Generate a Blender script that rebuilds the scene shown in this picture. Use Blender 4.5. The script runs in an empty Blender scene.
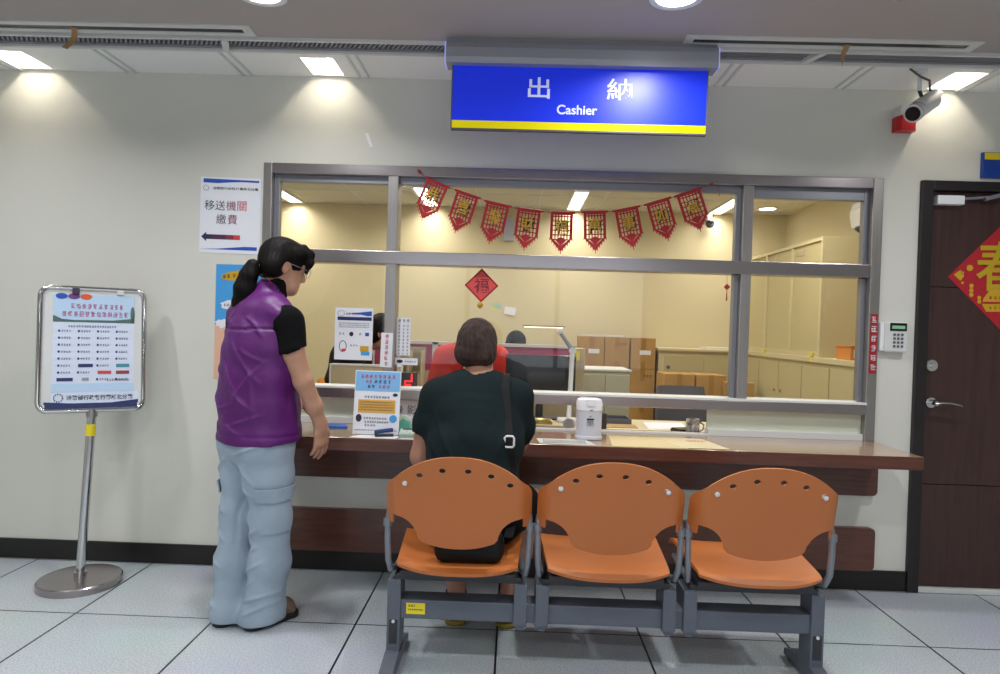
import bpy, bmesh, math, random
import numpy as np
from mathutils import Vector, Matrix
from mathutils.bvhtree import BVHTree
random.seed(7)
SC = bpy.context.scene
COL = SC.collection
PI = math.pi
R = math.radians

# ------------------------------------------------------------------ camera
CAM = Vector((0.0312, -3.4177, 1.2745)); FPX = 668.0
YAW, PIT, ROL = -0.0202, -0.0141, 0.0306
_f = Vector((math.sin(YAW)*math.cos(PIT), math.cos(YAW)*math.cos(PIT), math.sin(PIT)))
_r0 = Vector((math.cos(YAW), -math.sin(YAW), 0)); _u0 = _r0.cross(_f)
_r = _r0*math.cos(ROL) + _u0*math.sin(ROL); _u = _u0*math.cos(ROL) - _r0*math.sin(ROL)
cd = bpy.data.cameras.new('camera'); cam = bpy.data.objects.new('camera', cd); COL.objects.link(cam)
m = Matrix((_r, _u, -_f)).transposed().to_4x4(); m.translation = CAM
cam.matrix_world = m
cd.sensor_fit = 'HORIZONTAL'; cd.sensor_width = 36; cd.lens = FPX/1000*36; cd.clip_start = 0.05
SC.camera = cam

def at(u, v, Y):
    d = _f + _r*((u-500)/FPX) + _u*((337-v)/FPX)
    return CAM + d*((Y-CAM.y)/d.y)

# ------------------------------------------------------------------ materials
def lin(h):
    if isinstance(h, (tuple, list)): return tuple(h[:3])
    h = h.lstrip('#'); o = []
    for i in (0, 2, 4):
        c = int(h[i:i+2], 16)/255
        o.append(c/12.92 if c <= .04045 else ((c+.055)/1.055)**2.4)
    return tuple(o)

def mat(name, col, rough=.5, metal=0, noise=0, nscale=8, stretch=(1, 1, 1), bump=0, bscale=None, emit=0, ecol=None, spec=.5, coat=0):
    M = bpy.data.materials.new(name); M.use_nodes = True
    nt = M.node_tree; b = nt.nodes['Principled BSDF']
    c = lin(col)
    b.inputs['Base Color'].default_value = (*c, 1); b.inputs['Roughness'].default_value = rough
    b.inputs['Metallic'].default_value = metal; b.inputs['Specular IOR Level'].default_value = spec
    if coat: b.inputs['Coat Weight'].default_value = coat; b.inputs['Coat Roughness'].default_value = .1
    if noise or bump:
        tc = nt.nodes.new('ShaderNodeTexCoord'); mp = nt.nodes.new('ShaderNodeMapping')
        mp.inputs['Scale'].default_value = stretch
        nt.links.new(tc.outputs['Object'], mp.inputs['Vector'])
    if noise:
        n = nt.nodes.new('ShaderNodeTexNoise'); n.inputs['Scale'].default_value = nscale; n.inputs['Detail'].default_value = 5
        nt.links.new(mp.outputs['Vector'], n.inputs['Vector'])
        r = nt.nodes.new('ShaderNodeValToRGB')
        r.color_ramp.elements[0].position = .3; r.color_ramp.elements[1].position = .7
        r.color_ramp.elements[0].color = (*[x*(1-noise) for x in c], 1)
        r.color_ramp.elements[1].color = (*[min(1, x*(1+noise)) for x in c], 1)
        nt.links.new(n.outputs['Fac'], r.inputs['Fac']); nt.links.new(r.outputs['Color'], b.inputs['Base Color'])
    if bump:
        n2 = nt.nodes.new('ShaderNodeTexNoise'); n2.inputs['Scale'].default_value = bscale or nscale; n2.inputs['Detail'].default_value = 4
        nt.links.new(mp.outputs['Vector'], n2.inputs['Vector'])
        bp = nt.nodes.new('ShaderNodeBump'); bp.inputs['Strength'].default_value = bump; bp.inputs['Distance'].default_value = .01
        nt.links.new(n2.outputs['Fac'], bp.inputs['Height']); nt.links.new(bp.outputs['Normal'], b.inputs['Normal'])
    if emit:
        b.inputs['Emission Color'].default_value = (*lin(ecol or col), 1); b.inputs['Emission Strength'].default_value = emit
    return M

def wood(name, dark, light, scale=(3, 3, 30), rough=.4, coat=0):
    M = mat(name, dark, rough, coat=coat); nt = M.node_tree; b = nt.nodes['Principled BSDF']
    tc = nt.nodes.new('ShaderNodeTexCoord'); mp = nt.nodes.new('ShaderNodeMapping'); mp.inputs['Scale'].default_value = scale
    n = nt.nodes.new('ShaderNodeTexNoise'); n.inputs['Scale'].default_value = 4; n.inputs['Detail'].default_value = 8; n.inputs['Roughness'].default_value = .65
    r = nt.nodes.new('ShaderNodeValToRGB'); r.color_ramp.elements[0].position = .35; r.color_ramp.elements[1].position = .68
    r.color_ramp.elements[0].color = (*lin(dark), 1); r.color_ramp.elements[1].color = (*lin(light), 1)
    nt.links.new(tc.outputs['Object'], mp.inputs['Vector']); nt.links.new(mp.outputs['Vector'], n.inputs['Vector'])
    nt.links.new(n.outputs['Fac'], r.inputs['Fac']); nt.links.new(r.outputs['Color'], b.inputs['Base Color'])
    return M

def glass_mat(name, tint=(1, 1, 1), refl=.06):
    M = bpy.data.materials.new(name); M.use_nodes = True; nt = M.node_tree
    nt.nodes.remove(nt.nodes['Principled BSDF'])
    o = nt.nodes['Material Output']; t = nt.nodes.new('ShaderNodeBsdfTransparent'); t.inputs[0].default_value = (*tint, 1)
    g = nt.nodes.new('ShaderNodeBsdfGlossy'); g.inputs['Roughness'].default_value = .02
    lw = nt.nodes.new('ShaderNodeLayerWeight'); lw.inputs['Blend'].default_value = .5
    pw = nt.nodes.new('ShaderNodeMath'); pw.operation = 'POWER'; pw.inputs[1].default_value = 5; nt.links.new(lw.outputs['Facing'], pw.inputs[0])
    fr = nt.nodes.new('ShaderNodeMath'); fr.operation = 'MULTIPLY_ADD'; fr.inputs[1].default_value = .8; fr.inputs[2].default_value = .022; nt.links.new(pw.outputs[0], fr.inputs[0])
    mx = nt.nodes.new('ShaderNodeMixShader')
    nt.links.new(fr.outputs[0], mx.inputs[0]); nt.links.new(t.outputs[0], mx.inputs[1]); nt.links.new(g.outputs[0], mx.inputs[2])
    nt.links.new(mx.outputs[0], o.inputs['Surface'])
    return M

def floor_mat():
    M = mat('raised_floor_laminate', '#b4bbc1', .3, spec=.45); nt = M.node_tree; b = nt.nodes['Principled BSDF']
    tc = nt.nodes.new('ShaderNodeTexCoord')
    n = nt.nodes.new('ShaderNodeTexNoise'); n.inputs['Scale'].default_value = 160; n.inputs['Detail'].default_value = 3
    n2 = nt.nodes.new('ShaderNodeTexNoise'); n2.inputs['Scale'].default_value = 2.2; n2.inputs['Detail'].default_value = 4
    r = nt.nodes.new('ShaderNodeValToRGB'); r.color_ramp.elements[0].position = .36; r.color_ramp.elements[1].position = .62
    r.color_ramp.elements[0].color = (*lin('#a5adb5'), 1); r.color_ramp.elements[1].color = (*lin('#ccd3d8'), 1)
    mx = nt.nodes.new('ShaderNodeMix'); mx.data_type = 'RGBA'; mx.blend_type = 'MULTIPLY'; mx.inputs[0].default_value = .25
    nt.links.new(tc.outputs['Object'], n.inputs['Vector']); nt.links.new(tc.outputs['Object'], n2.inputs['Vector'])
    nt.links.new(n.outputs['Fac'], r.inputs['Fac']); nt.links.new(r.outputs['Color'], mx.inputs[6]); nt.links.new(n2.outputs['Color'], mx.inputs[7])
    # dark joints every 0.6 m
    sx = nt.nodes.new('ShaderNodeSeparateXYZ'); nt.links.new(tc.outputs['Object'], sx.inputs[0])
    def joint(sock, off, half):
        a = nt.nodes.new('ShaderNodeMath'); a.operation = 'ADD'; a.inputs[1].default_value = off; nt.links.new(sock, a.inputs[0])
        d = nt.nodes.new('ShaderNodeMath'); d.operation = 'PINGPONG'; d.inputs[1].default_value = .3; nt.links.new(a.outputs[0], d.inputs[0])
        l = nt.nodes.new('ShaderNodeMath'); l.operation = 'LESS_THAN'; l.inputs[1].default_value = half; nt.links.new(d.outputs[0], l.inputs[0])
        return l
    a = joint(sx.outputs['X'], 60, .0042); c = joint(sx.outputs['Y'], 60+.619, .0036)
    mm = nt.nodes.new('ShaderNodeMath'); mm.operation = 'MAXIMUM'; nt.links.new(a.outputs[0], mm.inputs[0]); nt.links.new(c.outputs[0], mm.inputs[1])
    m2 = nt.nodes.new('ShaderNodeMix'); m2.data_type = 'RGBA'; nt.links.new(mm.outputs[0], m2.inputs[0])
    nt.links.new(mx.outputs[2], m2.inputs[6]); m2.inputs[7].default_value = (.006, .006, .007, 1)
    nt.links.new(m2.outputs[2], b.inputs['Base Color'])
    return M

# ------------------------------------------------------------------ mesh builder
class B:
    def __init__(s): s.bm = bmesh.new()
    def _fin(s, verts, mi, bev=0, seg=2):
        fs = set(f for v in verts for f in v.link_faces)
        for f in fs: f.material_index = mi
        if bev:
            es = set(e for v in verts for e in v.link_edges)
            r = bmesh.ops.bevel(s.bm, geom=list(es), offset=bev, segments=seg, profile=.6, affect='EDGES', clamp_overlap=True)
            for f in r['faces']: f.material_index = mi
    def box(s, c, d, rot=None, bev=0, mi=0, seg=2):
        M = Matrix.Translation(Vector(c)) @ (rot.to_4x4() if rot else Matrix()) @ Matrix.Diagonal((*d, 1))
        r = bmesh.ops.create_cube(s.bm, size=1, matrix=M); s._fin(r['verts'], mi, bev, seg); return s
    def bb(s, x0, x1, y0, y1, z0, z1, bev=0, mi=0):
        return s.box(((x0+x1)/2, (y0+y1)/2, (z0+z1)/2), (abs(x1-x0), abs(y1-y0), abs(z1-z0)), bev=bev, mi=mi)
    def cyl(s, p, q, r, r2=None, seg=24, mi=0, bev=0):
        p, q = Vector(p), Vector(q); L = (q-p).length
        M = Matrix.Translation((p+q)/2) @ (q-p).to_track_quat('Z', 'Y').to_matrix().to_4x4()
        k = bmesh.ops.create_cone(s.bm, cap_ends=True, segments=seg, radius1=r, radius2=r if r2 is None else r2, depth=L, matrix=M)
        s._fin(k['verts'], mi)
        if bev:
            es = [e for e in set(e for v in k['verts'] for e in v.link_edges) if any(len(f.verts) > 4 for f in e.link_faces)]
            rr = bmesh.ops.bevel(s.bm, geom=es, offset=bev, segments=2, affect='EDGES')
            for f in rr['faces']: f.material_index = mi
        return s
    def tube(s, pts, r, seg=10, closed=False, mi=0, flat=None):
        pts = [Vector(p) for p in pts]; n = len(pts); rings = []
        up = None
        for i, p in enumerate(pts):
            a = pts[(i-1) % n] if (closed or i > 0) else p
            b = pts[(i+1) % n] if (closed or i < n-1) else p
            t = (b-a).normalized()
            if up is None:
                up = t.cross(Vector((0, 0, 1)))
                if up.length < .1: up = t.cross(Vector((0, 1, 0)))
                up.normalize()
            else:
                up = (up - t*up.dot(t)).normalized()
            w = t.cross(up)
            rr = r[i] if isinstance(r, (list, tuple)) else r
            rings.append([s.bm.verts.new(p + up*(math.cos(2*PI*k/seg)*rr) + w*(math.sin(2*PI*k/seg)*rr*(flat or 1))) for k in range(seg)])
        m = n if closed else n-1
        for i in range(m):
            A, C = rings[i], rings[(i+1) % n]
            for k in range(seg):
                f = s.bm.faces.new((A[k], A[(k+1) % seg], C[(k+1) % seg], C[k])); f.material_index = mi
        if not closed:
            for A in (rings[0], rings[-1]):
                f = s.bm.faces.new(A); f.material_index = mi
        return s
    def prism(s, poly, to3, d0, d1, mi=0):
        """poly 2-D outline, to3(x, y, d) -> point; extruded from depth d0 to d1"""
        a = [s.bm.verts.new(to3(x, y, d0)) for x, y in poly]; c = [s.bm.verts.new(to3(x, y, d1)) for x, y in poly]
        n = len(poly)
        for F in ((a[::-1]), c):
            f = s.bm.faces.new(F); f.material_index = mi
        for i in range(n):
            f = s.bm.faces.new((a[i], a[(i+1) % n], c[(i+1) % n], c[i])); f.material_index = mi
        return s
    def lathe(s, prof, c, seg=32, mi=0, axis=None):
        rot = Vector(axis).to_track_quat('Z', 'Y').to_matrix() if axis is not None else Matrix.Identity(3)
        c = Vector(c); rings = []
        for r, z in prof:
            rings.append([s.bm.verts.new(c + rot @ Vector((r*math.cos(2*PI*k/seg), r*math.sin(2*PI*k/seg), z))) for k in range(seg)])
        for A, C in zip(rings, rings[1:]):
            for k in range(seg):
                f = s.bm.faces.new((A[k], A[(k+1) % seg], C[(k+1) % seg], C[k])); f.material_index = mi
        for A in (rings[0], rings[-1]):
            f = s.bm.faces.new(A); f.material_index = mi
        return s
    def grid(s, pts, mi=0, thick=0):
        """pts[i][j] points; optionally solidified along the vertex normal"""
        ni, nj = len(pts), len(pts[0])
        V = [[s.bm.verts.new(p) for p in row] for row in pts]; fs = []
        for i in range(ni-1):
            for j in range(nj-1):
                f = s.bm.faces.new((V[i][j], V[i+1][j], V[i+1][j+1], V[i][j+1])); f.material_index = mi; fs.append(f)
        if thick:
            bmesh.ops.recalc_face_normals(s.bm, faces=fs)
            bmesh.ops.solidify(s.bm, geom=fs, thickness=thick)
        return s
    def quad(s, ps, mi=0):
        f = s.bm.faces.new([s.bm.verts.new(p) for p in ps]); f.material_index = mi; return s
    def build(s, name, mats, parent=None, smooth=False):
        bmesh.ops.recalc_face_normals(s.bm, faces=s.bm.faces[:])
        me = bpy.data.meshes.new(name); s.bm.to_mesh(me); s.bm.free()
        return link(name, me, mats, parent, smooth)

def link(name, me, mats, parent=None, smooth=False):
    for mm in (mats if isinstance(mats, (list, tuple)) else [mats]): me.materials.append(mm)
    if smooth:
        me.polygons.foreach_set('use_smooth', [True]*len(me.polygons))
        try: me.set_sharp_from_angle(angle=R(38))
        except Exception: pass
    o = bpy.data.objects.new(name, me); COL.objects.link(o)
    if parent is not None:
        o.parent = parent
        if parent.type == 'EMPTY': o.matrix_parent_inverse = Matrix.Translation(-parent.location)
    return o

def tag(o, label, cat, group=None):
    o['label'] = label; o['category'] = cat
    if group: o['group'] = group
    return o
def thing(name, label, cat, loc, group=None):
    o = bpy.data.objects.new(name, None); COL.objects.link(o); o.location = loc; o.empty_display_size = .05
    return tag(o, label, cat, group)
def struct(o): o['kind'] = 'structure'; return o
def sgroup(name, loc):
    o = bpy.data.objects.new(name, None); COL.objects.link(o); o.location = loc; o['kind'] = 'structure'; return o
def dup(root, loc, label, group=None):
    r = root.copy(); COL.objects.link(r); r.location = loc; r['label'] = label
    if group: r['group'] = group
    for ch in list(root.children):
        c = ch.copy(); COL.objects.link(c); c.parent = r; c.matrix_parent_inverse = ch.matrix_parent_inverse
        for g in list(ch.children):
            d = g.copy(); COL.objects.link(d); d.parent = c
    return r

# ------------------------------------------------------------------ flat printed things
_tx = {}
def glyph_mesh(body, bold):
    k = (body, bold)
    if k not in _tx:
        c = bpy.data.curves.new('lettering', 'FONT'); c.body = body; c.size = 1; c.offset = bold; c.align_x = 'CENTER'
        o = bpy.data.objects.new('lettering', c); COL.objects.link(o)
        me = bpy.data.meshes.new_from_object(o.evaluated_get(bpy.context.evaluated_depsgraph_get()))
        vs = [tuple(v.co) for v in me.vertices]; fs = [tuple(p.vertices) for p in me.polygons]
        bpy.data.objects.remove(o); bpy.data.curves.remove(c); bpy.data.meshes.remove(me)
        xs = [v[0] for v in vs]; ys = [v[1] for v in vs]
        cx, cy = (min(xs)+max(xs))/2, (min(ys)+max(ys))/2
        _tx[k] = ([(x-cx, y-cy) for x, y, _ in vs], fs, max(xs)-min(xs), max(ys)-min(ys))
    return _tx[k]

class Plane:
    def __init__(s, o, u, v):
        s.o = Vector(o); s.u = Vector(u).normalized(); s.v = Vector(v).normalized(); s.n = s.u.cross(s.v)
    def p(s, x, y, d=0): return s.o + s.u*x + s.v*y + s.n*d
    def rect(s, b, x0, y0, x1, y1, d=.001, mi=0, base=0):
        b.prism([(x0, y0), (x1, y0), (x1, y1), (x0, y1)], s.p, base, d, mi)
    def poly(s, b, pts, d=.001, mi=0, base=0): b.prism(pts, s.p, base, d, mi)
    def text(s, b, body, x, y, h=None, w=None, d=.002, mi=0, bold=0.0, rot=0):
        vs, fs, W, H = glyph_mesh(body, bold)
        sx = sy = 1
        if h: sx = sy = h/H
        if w: sx = w/W; sy = sy if h else sx
        ca, sa = math.cos(rot), math.sin(rot)
        V = [b.bm.verts.new(s.p(x + (a*sx*ca - c*sy*sa), y + (a*sx*sa + c*sy*ca), d)) for a, c in vs]
        for f in fs:
            try: q = b.bm.faces.new([V[i] for i in f]); q.material_index = mi
            except ValueError: pass
    def scrawl(s, b, x, y, z, d=.002, mi=0, rng=random):
        """a small illegible character of a few strokes, z wide, centred"""
        t = z*.11
        for k in range(4):
            q = y + z*(-.4 + .27*k) + rng.uniform(-.05, .05)*z; a = rng.uniform(-.5, -.15)*z; c = rng.uniform(.15, .5)*z
            s.rect(b, x+a, q-t/2, x+c, q+t/2, d, mi, d-.0004)
        for k in range(2):
            q = x + rng.uniform(-.4, .4)*z; a = rng.uniform(-.5, -.1)*z; c = rng.uniform(.1, .5)*z
            s.rect(b, q-t/2, y+a, q+t/2, y+c, d, mi, d-.0004)
    def line(s, b, x0, x1, y, z, d=.002, mi=0, gap=1.15):
        n = max(1, int((x1-x0)/(z*gap)))
        for i in range(n): s.scrawl(b, x0 + (i+.5)*(x1-x0)/n, y, z, d, mi)
# ------------------------------------------------------------------ palette
m_wall = mat('wall_paint', '#d0cfc6', .6, noise=.02, nscale=1.5, bump=.04, bscale=220)
m_inwall = mat('office_wall_paint', '#c9be9b', .6, noise=.02, nscale=1.2)
m_ceil = mat('ceiling_paint', '#aca4a1', .85, noise=.02, nscale=2)
m_strip = mat('ceiling_tile_white', '#eeeeec', .8, bump=.08, bscale=160)
m_inceil = mat('office_ceiling_tile', '#c9c4b2', .85)
m_floor = floor_mat()
m_black = mat('black_vinyl', '#15110f', .35, noise=.15, nscale=4)
m_steel = mat('brushed_stainless', '#a09c99', .36, metal=.85, noise=.05, nscale=3, stretch=(30, 30, 1))
m_steel_h = mat('brushed_stainless_rail', '#a09a9b', .24, metal=.85)
m_chrome = mat('polished_chrome', '#c9c9c9', .1, metal=1)
m_alu = mat('grey_aluminium', '#8d8f96', .35, metal=.6)
m_dkgrey = mat('dark_grey_grille', '#55545a', .6)
m_grille = mat('grey_grille', '#85848a', .6)
m_white = mat('white_plastic', '#e2e4e6', .4)
m_offw = mat('off_white_plastic', '#cfd0ce', .45)
m_paper = mat('white_paper', '#dfe1e8', .7)
m_kraft = mat('kraft_paper', '#b08a4a', .75)
m_glass = glass_mat('clear_glass')
m_frost = mat('frosted_glass', '#cfd3c0', .22, noise=.03, nscale=3, spec=.6)
m_doorw = wood('dark_brown_door_veneer', '#341f1d', '#432a26', (14, 14, .9), .42)
m_doorf = mat('near_black_door_frame', '#1c1516', .4)
m_cwood = wood('reddish_brown_laminate', '#4f2b20', '#633a2c', (1.2, 14, 14), .3, coat=.2)
m_ctop = wood('counter_top_laminate', '#9c7e64', '#ae9277', (1.2, 10, 10), .16, coat=.6)
m_red = mat('red_paper', '#a81524', .55)
m_dred = mat('dark_red_felt', '#9c1420', .7)
m_gold = mat('gold_print', '#c39a1e', .45)
m_ink = mat('black_ink', '#23222c', .6)
m_blueink = mat('blue_ink', '#1d4cae', .5)
m_skyink = mat('sky_blue_print', '#3f97d6', .55)
m_pale = mat('pale_blue_print', '#b5cfe8', .6)
m_redink = mat('red_ink', '#c5434f', .6)
m_navy = mat('navy_ink', '#1b2a5e', .5)
m_cream = mat('cream_steel_cabinet', '#c9bd94', .45)
m_creamd = mat('cream_steel_cabinet_door', '#bdb184', .45)
m_card = mat('cardboard', '#ab8448', .8, noise=.08, nscale=6)
m_tape = mat('packing_tape', '#9d7233', .4)
m_screen = mat('black_screen_plastic', '#0d0e12', .18)
m_dark = mat('charcoal_plastic', '#2a2b30', .5)
m_yellow = mat('yellow_sticker', '#e3d023', .5)
m_orange = mat('orange_moulded_plastic', '#af642f', .42, noise=.03, nscale=3, bump=.03, bscale=500)
m_bench = mat('slate_grey_powder_coat', '#555b66', .42, noise=.03, nscale=20)
m_tubeg = mat('silver_grey_painted_tube', '#7b7f86', .35, metal=.5)
m_magenta = mat('magenta_partition_fabric', '#a33a63', .8)
m_beigep = mat('beige_partition_fabric', '#b7aa88', .8)
m_lamp = mat('lamp_diffuser', '#ffffff', .5, emit=2.2, ecol='#fff3dc')
m_lampd = mat('downlight_diffuser', '#ffffff', .5, emit=7, ecol='#ffffff')
m_lampw = mat('office_lamp_diffuser', '#ffffff', .5, emit=7, ecol='#fff4e0')

# ------------------------------------------------------------------ shell
CZ = 2.53
WX0, WX1, WZ1 = -1.272, 1.866, 2.082
DX0, DX1, DZ1 = 2.055, 3.08, 2.078
L, Rr, BK = -4.2, 4.2, -5.4
struct(B().bb(L-.1, Rr+.1, BK, 3.72, -.1, 0).build('floor', m_floor))
b = B()
b.bb(L, WX0, 0, .12, 0, CZ); b.bb(WX0, WX1, 0, .12, 0, .69); b.bb(WX0, WX1, 0, .12, WZ1, CZ)
b.bb(WX1, DX0, 0, .12, 0, CZ); b.bb(DX0, DX1, 0, .12, DZ1, CZ); b.bb(DX1, Rr, 0, .12, 0, CZ)
struct(b.build('wall_front', m_wall))
struct(B().bb(L-.12, L, BK, 3.72, 0, 2.7).build('wall_left', m_wall))
struct(B().bb(Rr, Rr+.12, BK, 3.72, 0, 2.7).build('wall_right', m_wall))
b = B(); b.bb(L, -1.8, BK-.12, BK, 0, 2.7); b.bb(1.8, Rr, BK-.12, BK, 0, 2.7); b.bb(-1.8, 1.8, BK-.12, BK, 0, .7); b.bb(-1.8, 1.8, BK-.12, BK, 2.3, 2.7)
struct(b.build('wall_back', m_wall))
w2 = sgroup('added_window', (0, BK, .7))  # added window behind the camera, put in so fill light can enter the lobby
b = B()
for x in (-1.77, -.6, .6, 1.77): b.bb(x-.03, x+.03, BK-.1, BK-.03, .7, 2.3)
b.bb(-1.8, 1.8, BK-.1, BK-.03, .7, .76); b.bb(-1.8, 1.8, BK-.1, BK-.03, 2.24, 2.3); b.build('window_frame', m_alu, w2)
b = B(); b.bb(-1.8, 1.8, BK-.07, BK-.064, .74, 2.26); b.build('glass_pane', m_glass, w2)
la = bpy.data.lights.new('added_fill_light', 'AREA'); la.shape = 'RECTANGLE'; la.size = 3.6; la.size_y = 1.6; la.energy = 24; la.color = (.9, .95, 1)  # added lamp outside that window, brightens surfaces facing the camera
o = bpy.data.objects.new('added_fill_light', la); COL.objects.link(o); o.location = (0, BK-.35, 1.5); o.rotation_euler = (R(90), 0, 0)
struct(B().bb(L, Rr, 3.6, 3.72, 0, 2.62).build('wall_office_back', m_inwall))
struct(B().bb(2.83, 2.95, .12, 3.6, 0, 2.62).build('wall_office_right', m_inwall))
struct(B().bb(-3.0, -2.9, .12, 3.6, 0, 2.62).build('wall_office_left', m_inwall))
b = B(); b.bb(L, DX0, -.012, 0, 0, .102, bev=.003); b.bb(DX1, Rr, -.012, 0, 0, .102, bev=.003)
struct(b.build('baseboard_front', m_black))

# ceiling: gypsum field, service grille, tiled strip along the wall
struct(B().bb(L, Rr, BK, -.46, CZ, CZ+.06).build('ceiling', m_ceil))
GY0, GY1 = -.44, -.32
holes = [(-2.56, -2.37), (-1.03, -.865), (2.05, 2.205)]
HY0, HY1 = -.245, -.02
b = B(); xs = L
for x0, x1 in holes:
    b.bb(xs, x0, GY1, 0, CZ, CZ+.02); b.bb(x0, x1, GY1, HY0, CZ, CZ+.02); b.bb(x0, x1, HY1, 0, CZ, CZ+.02); xs = x1
b.bb(xs, Rr, GY1, 0, CZ, CZ+.02)
struct(b.build('ceiling_strip', m_strip))
b = B()
for k in range(-3, 9):
    x = -1.97+.6*k
    for d in (-.022, .022): b.bb(x+d-.006, x+d+.006, GY1, 0, CZ-.006, CZ)
b.bb(L, Rr, GY1-.012, GY1+.006, CZ-.012, CZ+.02); b.bb(L, Rr, -.46, -.445, CZ-.014, CZ+.02)
struct(b.build('trim_1', m_offw))
b = B()
b.bb(L, Rr, -.445, GY1, CZ+.022, CZ+.03)
n = 0
x = L
while x < Rr:
    b.box((x, -.385, CZ+.012), (.010, .12, .016), Matrix.Rotation(R(30), 3, 'Z')); x += .022
b.bb(L, Rr, -.352, -.33, CZ-.002, CZ+.02)
struct(b.build('ceiling_grille', m_grille))
b = B()
for x in (-1.32, 1.33, -2.95): b.box((x, -.385, CZ-.004), (.03, .13, .02), Matrix.Rotation(R(20), 3, 'Z'))
struct(b.build('trim_2', m_offw))

def wallwasher(x0, x1, label):
    t = thing('recessed_ceiling_light', label, 'ceiling light', ((x0+x1)/2, (HY0+HY1)/2, CZ), 'recessed lights along the wall strip')
    b = B(); h = .10; e = .004
    b.bb(x0, x0+e, HY0, HY1, CZ, CZ+h); b.bb(x1-e, x1, HY0, HY1, CZ, CZ+h)
    b.bb(x0+e, x1-e, HY0, HY0+e, CZ, CZ+h); b.bb(x0+e, x1-e, HY1-e, HY1, CZ, CZ+h); b.bb(x0, x1, HY0, HY1, CZ+h, CZ+h+.01)
    b.build('housing', m_white, t)
    b = B(); b.bb(x0+.012, x1-.012, HY0+.012, HY1-.012, CZ+h-.02, CZ+h-.004)
    b.build('diffuser', m_lamp, t)
    b = B()
    for i in range(1, 4): b.bb(x0+(x1-x0)*i/4-.002, x0+(x1-x0)*i/4+.002, HY0+e, HY1-e, CZ+.070, CZ+.076)
    for i in range(1, 3): b.bb(x0+e, x1-e, HY0+(HY1-HY0)*i/3-.002, HY0+(HY1-HY0)*i/3+.002, CZ+.070, CZ+.076)
    b.build('louvre', m_chrome, t)
    la = bpy.data.lights.new('wall_washer_lamp', 'AREA'); la.shape = 'RECTANGLE'; la.size = .03; la.size_y = HY1-HY0-.04
    la.energy = WASH; la.color = (1, .9, .72)
    o = bpy.data.objects.new('wall_washer_lamp', la); COL.objects.link(o); o.location = ((x0+x1)/2, (HY0+HY1)/2, CZ+h-.022)
WASH = 2.0
wallwasher(*holes[0], 'recessed square louvre light cut by the left edge, above the poster stand')
wallwasher(*holes[1], 'recessed louvre light above the left end of the office window')
wallwasher(*holes[2], 'recessed louvre light behind the security camera, near the door')

def slot(x0, x1, label):
    y0, y1 = -.575, -.475
    t = thing('slot_air_diffuser', label, 'air vent', ((x0+x1)/2, -.52, CZ))
    P = Plane((0, 0, CZ), (1, 0, 0), (0, -1, 0))   # faces down
    b = B()
    for a in ((x0, y0, x1, y0+.03), (x0, y1-.03, x1, y1)): b.bb(a[0], a[2], a[1], a[3], CZ-.006, CZ)
    b.bb(x0, x0+.04, y0+.03, y1-.03, CZ-.006, CZ); b.bb(x1-.04, x1, y0+.03, y1-.03, CZ-.006, CZ)
    b.build('frame', m_offw, t)
    B().bb(x0+.04, x1-.04, y0+.03, y1-.03, CZ-.002, CZ).build('slot', m_screen, t)
slot(-3.6, -1.14, 'long white slot air diffuser in the ceiling above the wall posters')
slot(.72, 1.96, 'white slot air diffuser in the ceiling right of the blue cashier sign')

def ribbon(x, y, label):
    pts = []
    for i in range(9):
        q = i/8; a = q*1.1
        c = Vector((x - .03*q, y + .02*math.sin(q*4), CZ-.004 - .095*q))
        d = Vector((math.cos(a)*.012, math.sin(a)*.012, 0))
        pts.append([c-d, c+d])
    tag(B().grid(pts, thick=.0008).build('airflow_ribbon', mat('brown_tissue_ribbon', '#a9855a', .8), smooth=True), label, 'ribbon', 'paper ribbons on the air diffusers')
ribbon(-1.93, -.52, 'brown paper ribbon hanging from the left ceiling slot')
ribbon(1.42, -.52, 'brown paper ribbon hanging from the ceiling slot right of the sign')

def downlight(x, y, label, z=CZ, r=.078, light=True):
    t = thing('round_downlight', label, 'ceiling light', (x, y, z), 'round downlights')
    B().lathe([(r, 0), (r+.022, -.002), (r+.024, -.007), (r+.016, -.010), (r, -.006), (r, 0)], (x, y, z)).build('trim_ring', m_white, t, True)
    B().cyl((x, y, z-.004), (x, y, z), r, seg=32).build('diffuser', m_lampd, t)
    if light:
        la = bpy.data.lights.new('downlight_lamp', 'AREA'); la.shape = 'DISK'; la.size = .15; la.energy = DL; la.color = (.97, .98, 1); la.spread = R(150)
        o = bpy.data.objects.new('downlight_lamp', la); COL.objects.link(o); o.location = (x, y, z-.015)
DL = 12
downlight(.60, -.90, 'round downlight in the ceiling in front of the blue sign')
downlight(-.98, -.86, 'round downlight in the ceiling at the top edge above the poster wall')
for x, y in ((-2.55, -1.0), (2.2, -1.1), (-1.0, -2.5), (.6, -2.5), (2.2, -2.6), (-2.6, -2.6), (-1.0, -4.1), (.6, -4.1), (2.3, -4.2), (-2.6, -4.2)):
    downlight(x, y, 'round downlight further back in the lobby ceiling')
t = thing('ceiling_sensor', 'small white ceiling sensor at the top edge right of the downlight', 'sensor', (1.39, -.97, CZ))
B().lathe([(.045, 0), (.045, -.012), (.03, -.022), (.03, -.012), (.0, -.012)][:4], (1.39, -.97, CZ)).build('body', m_white, t, True)
B().cyl((1.39, -.97, CZ-.026), (1.39, -.97, CZ-.02), .018).build('lens', m_dark, t)

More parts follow.
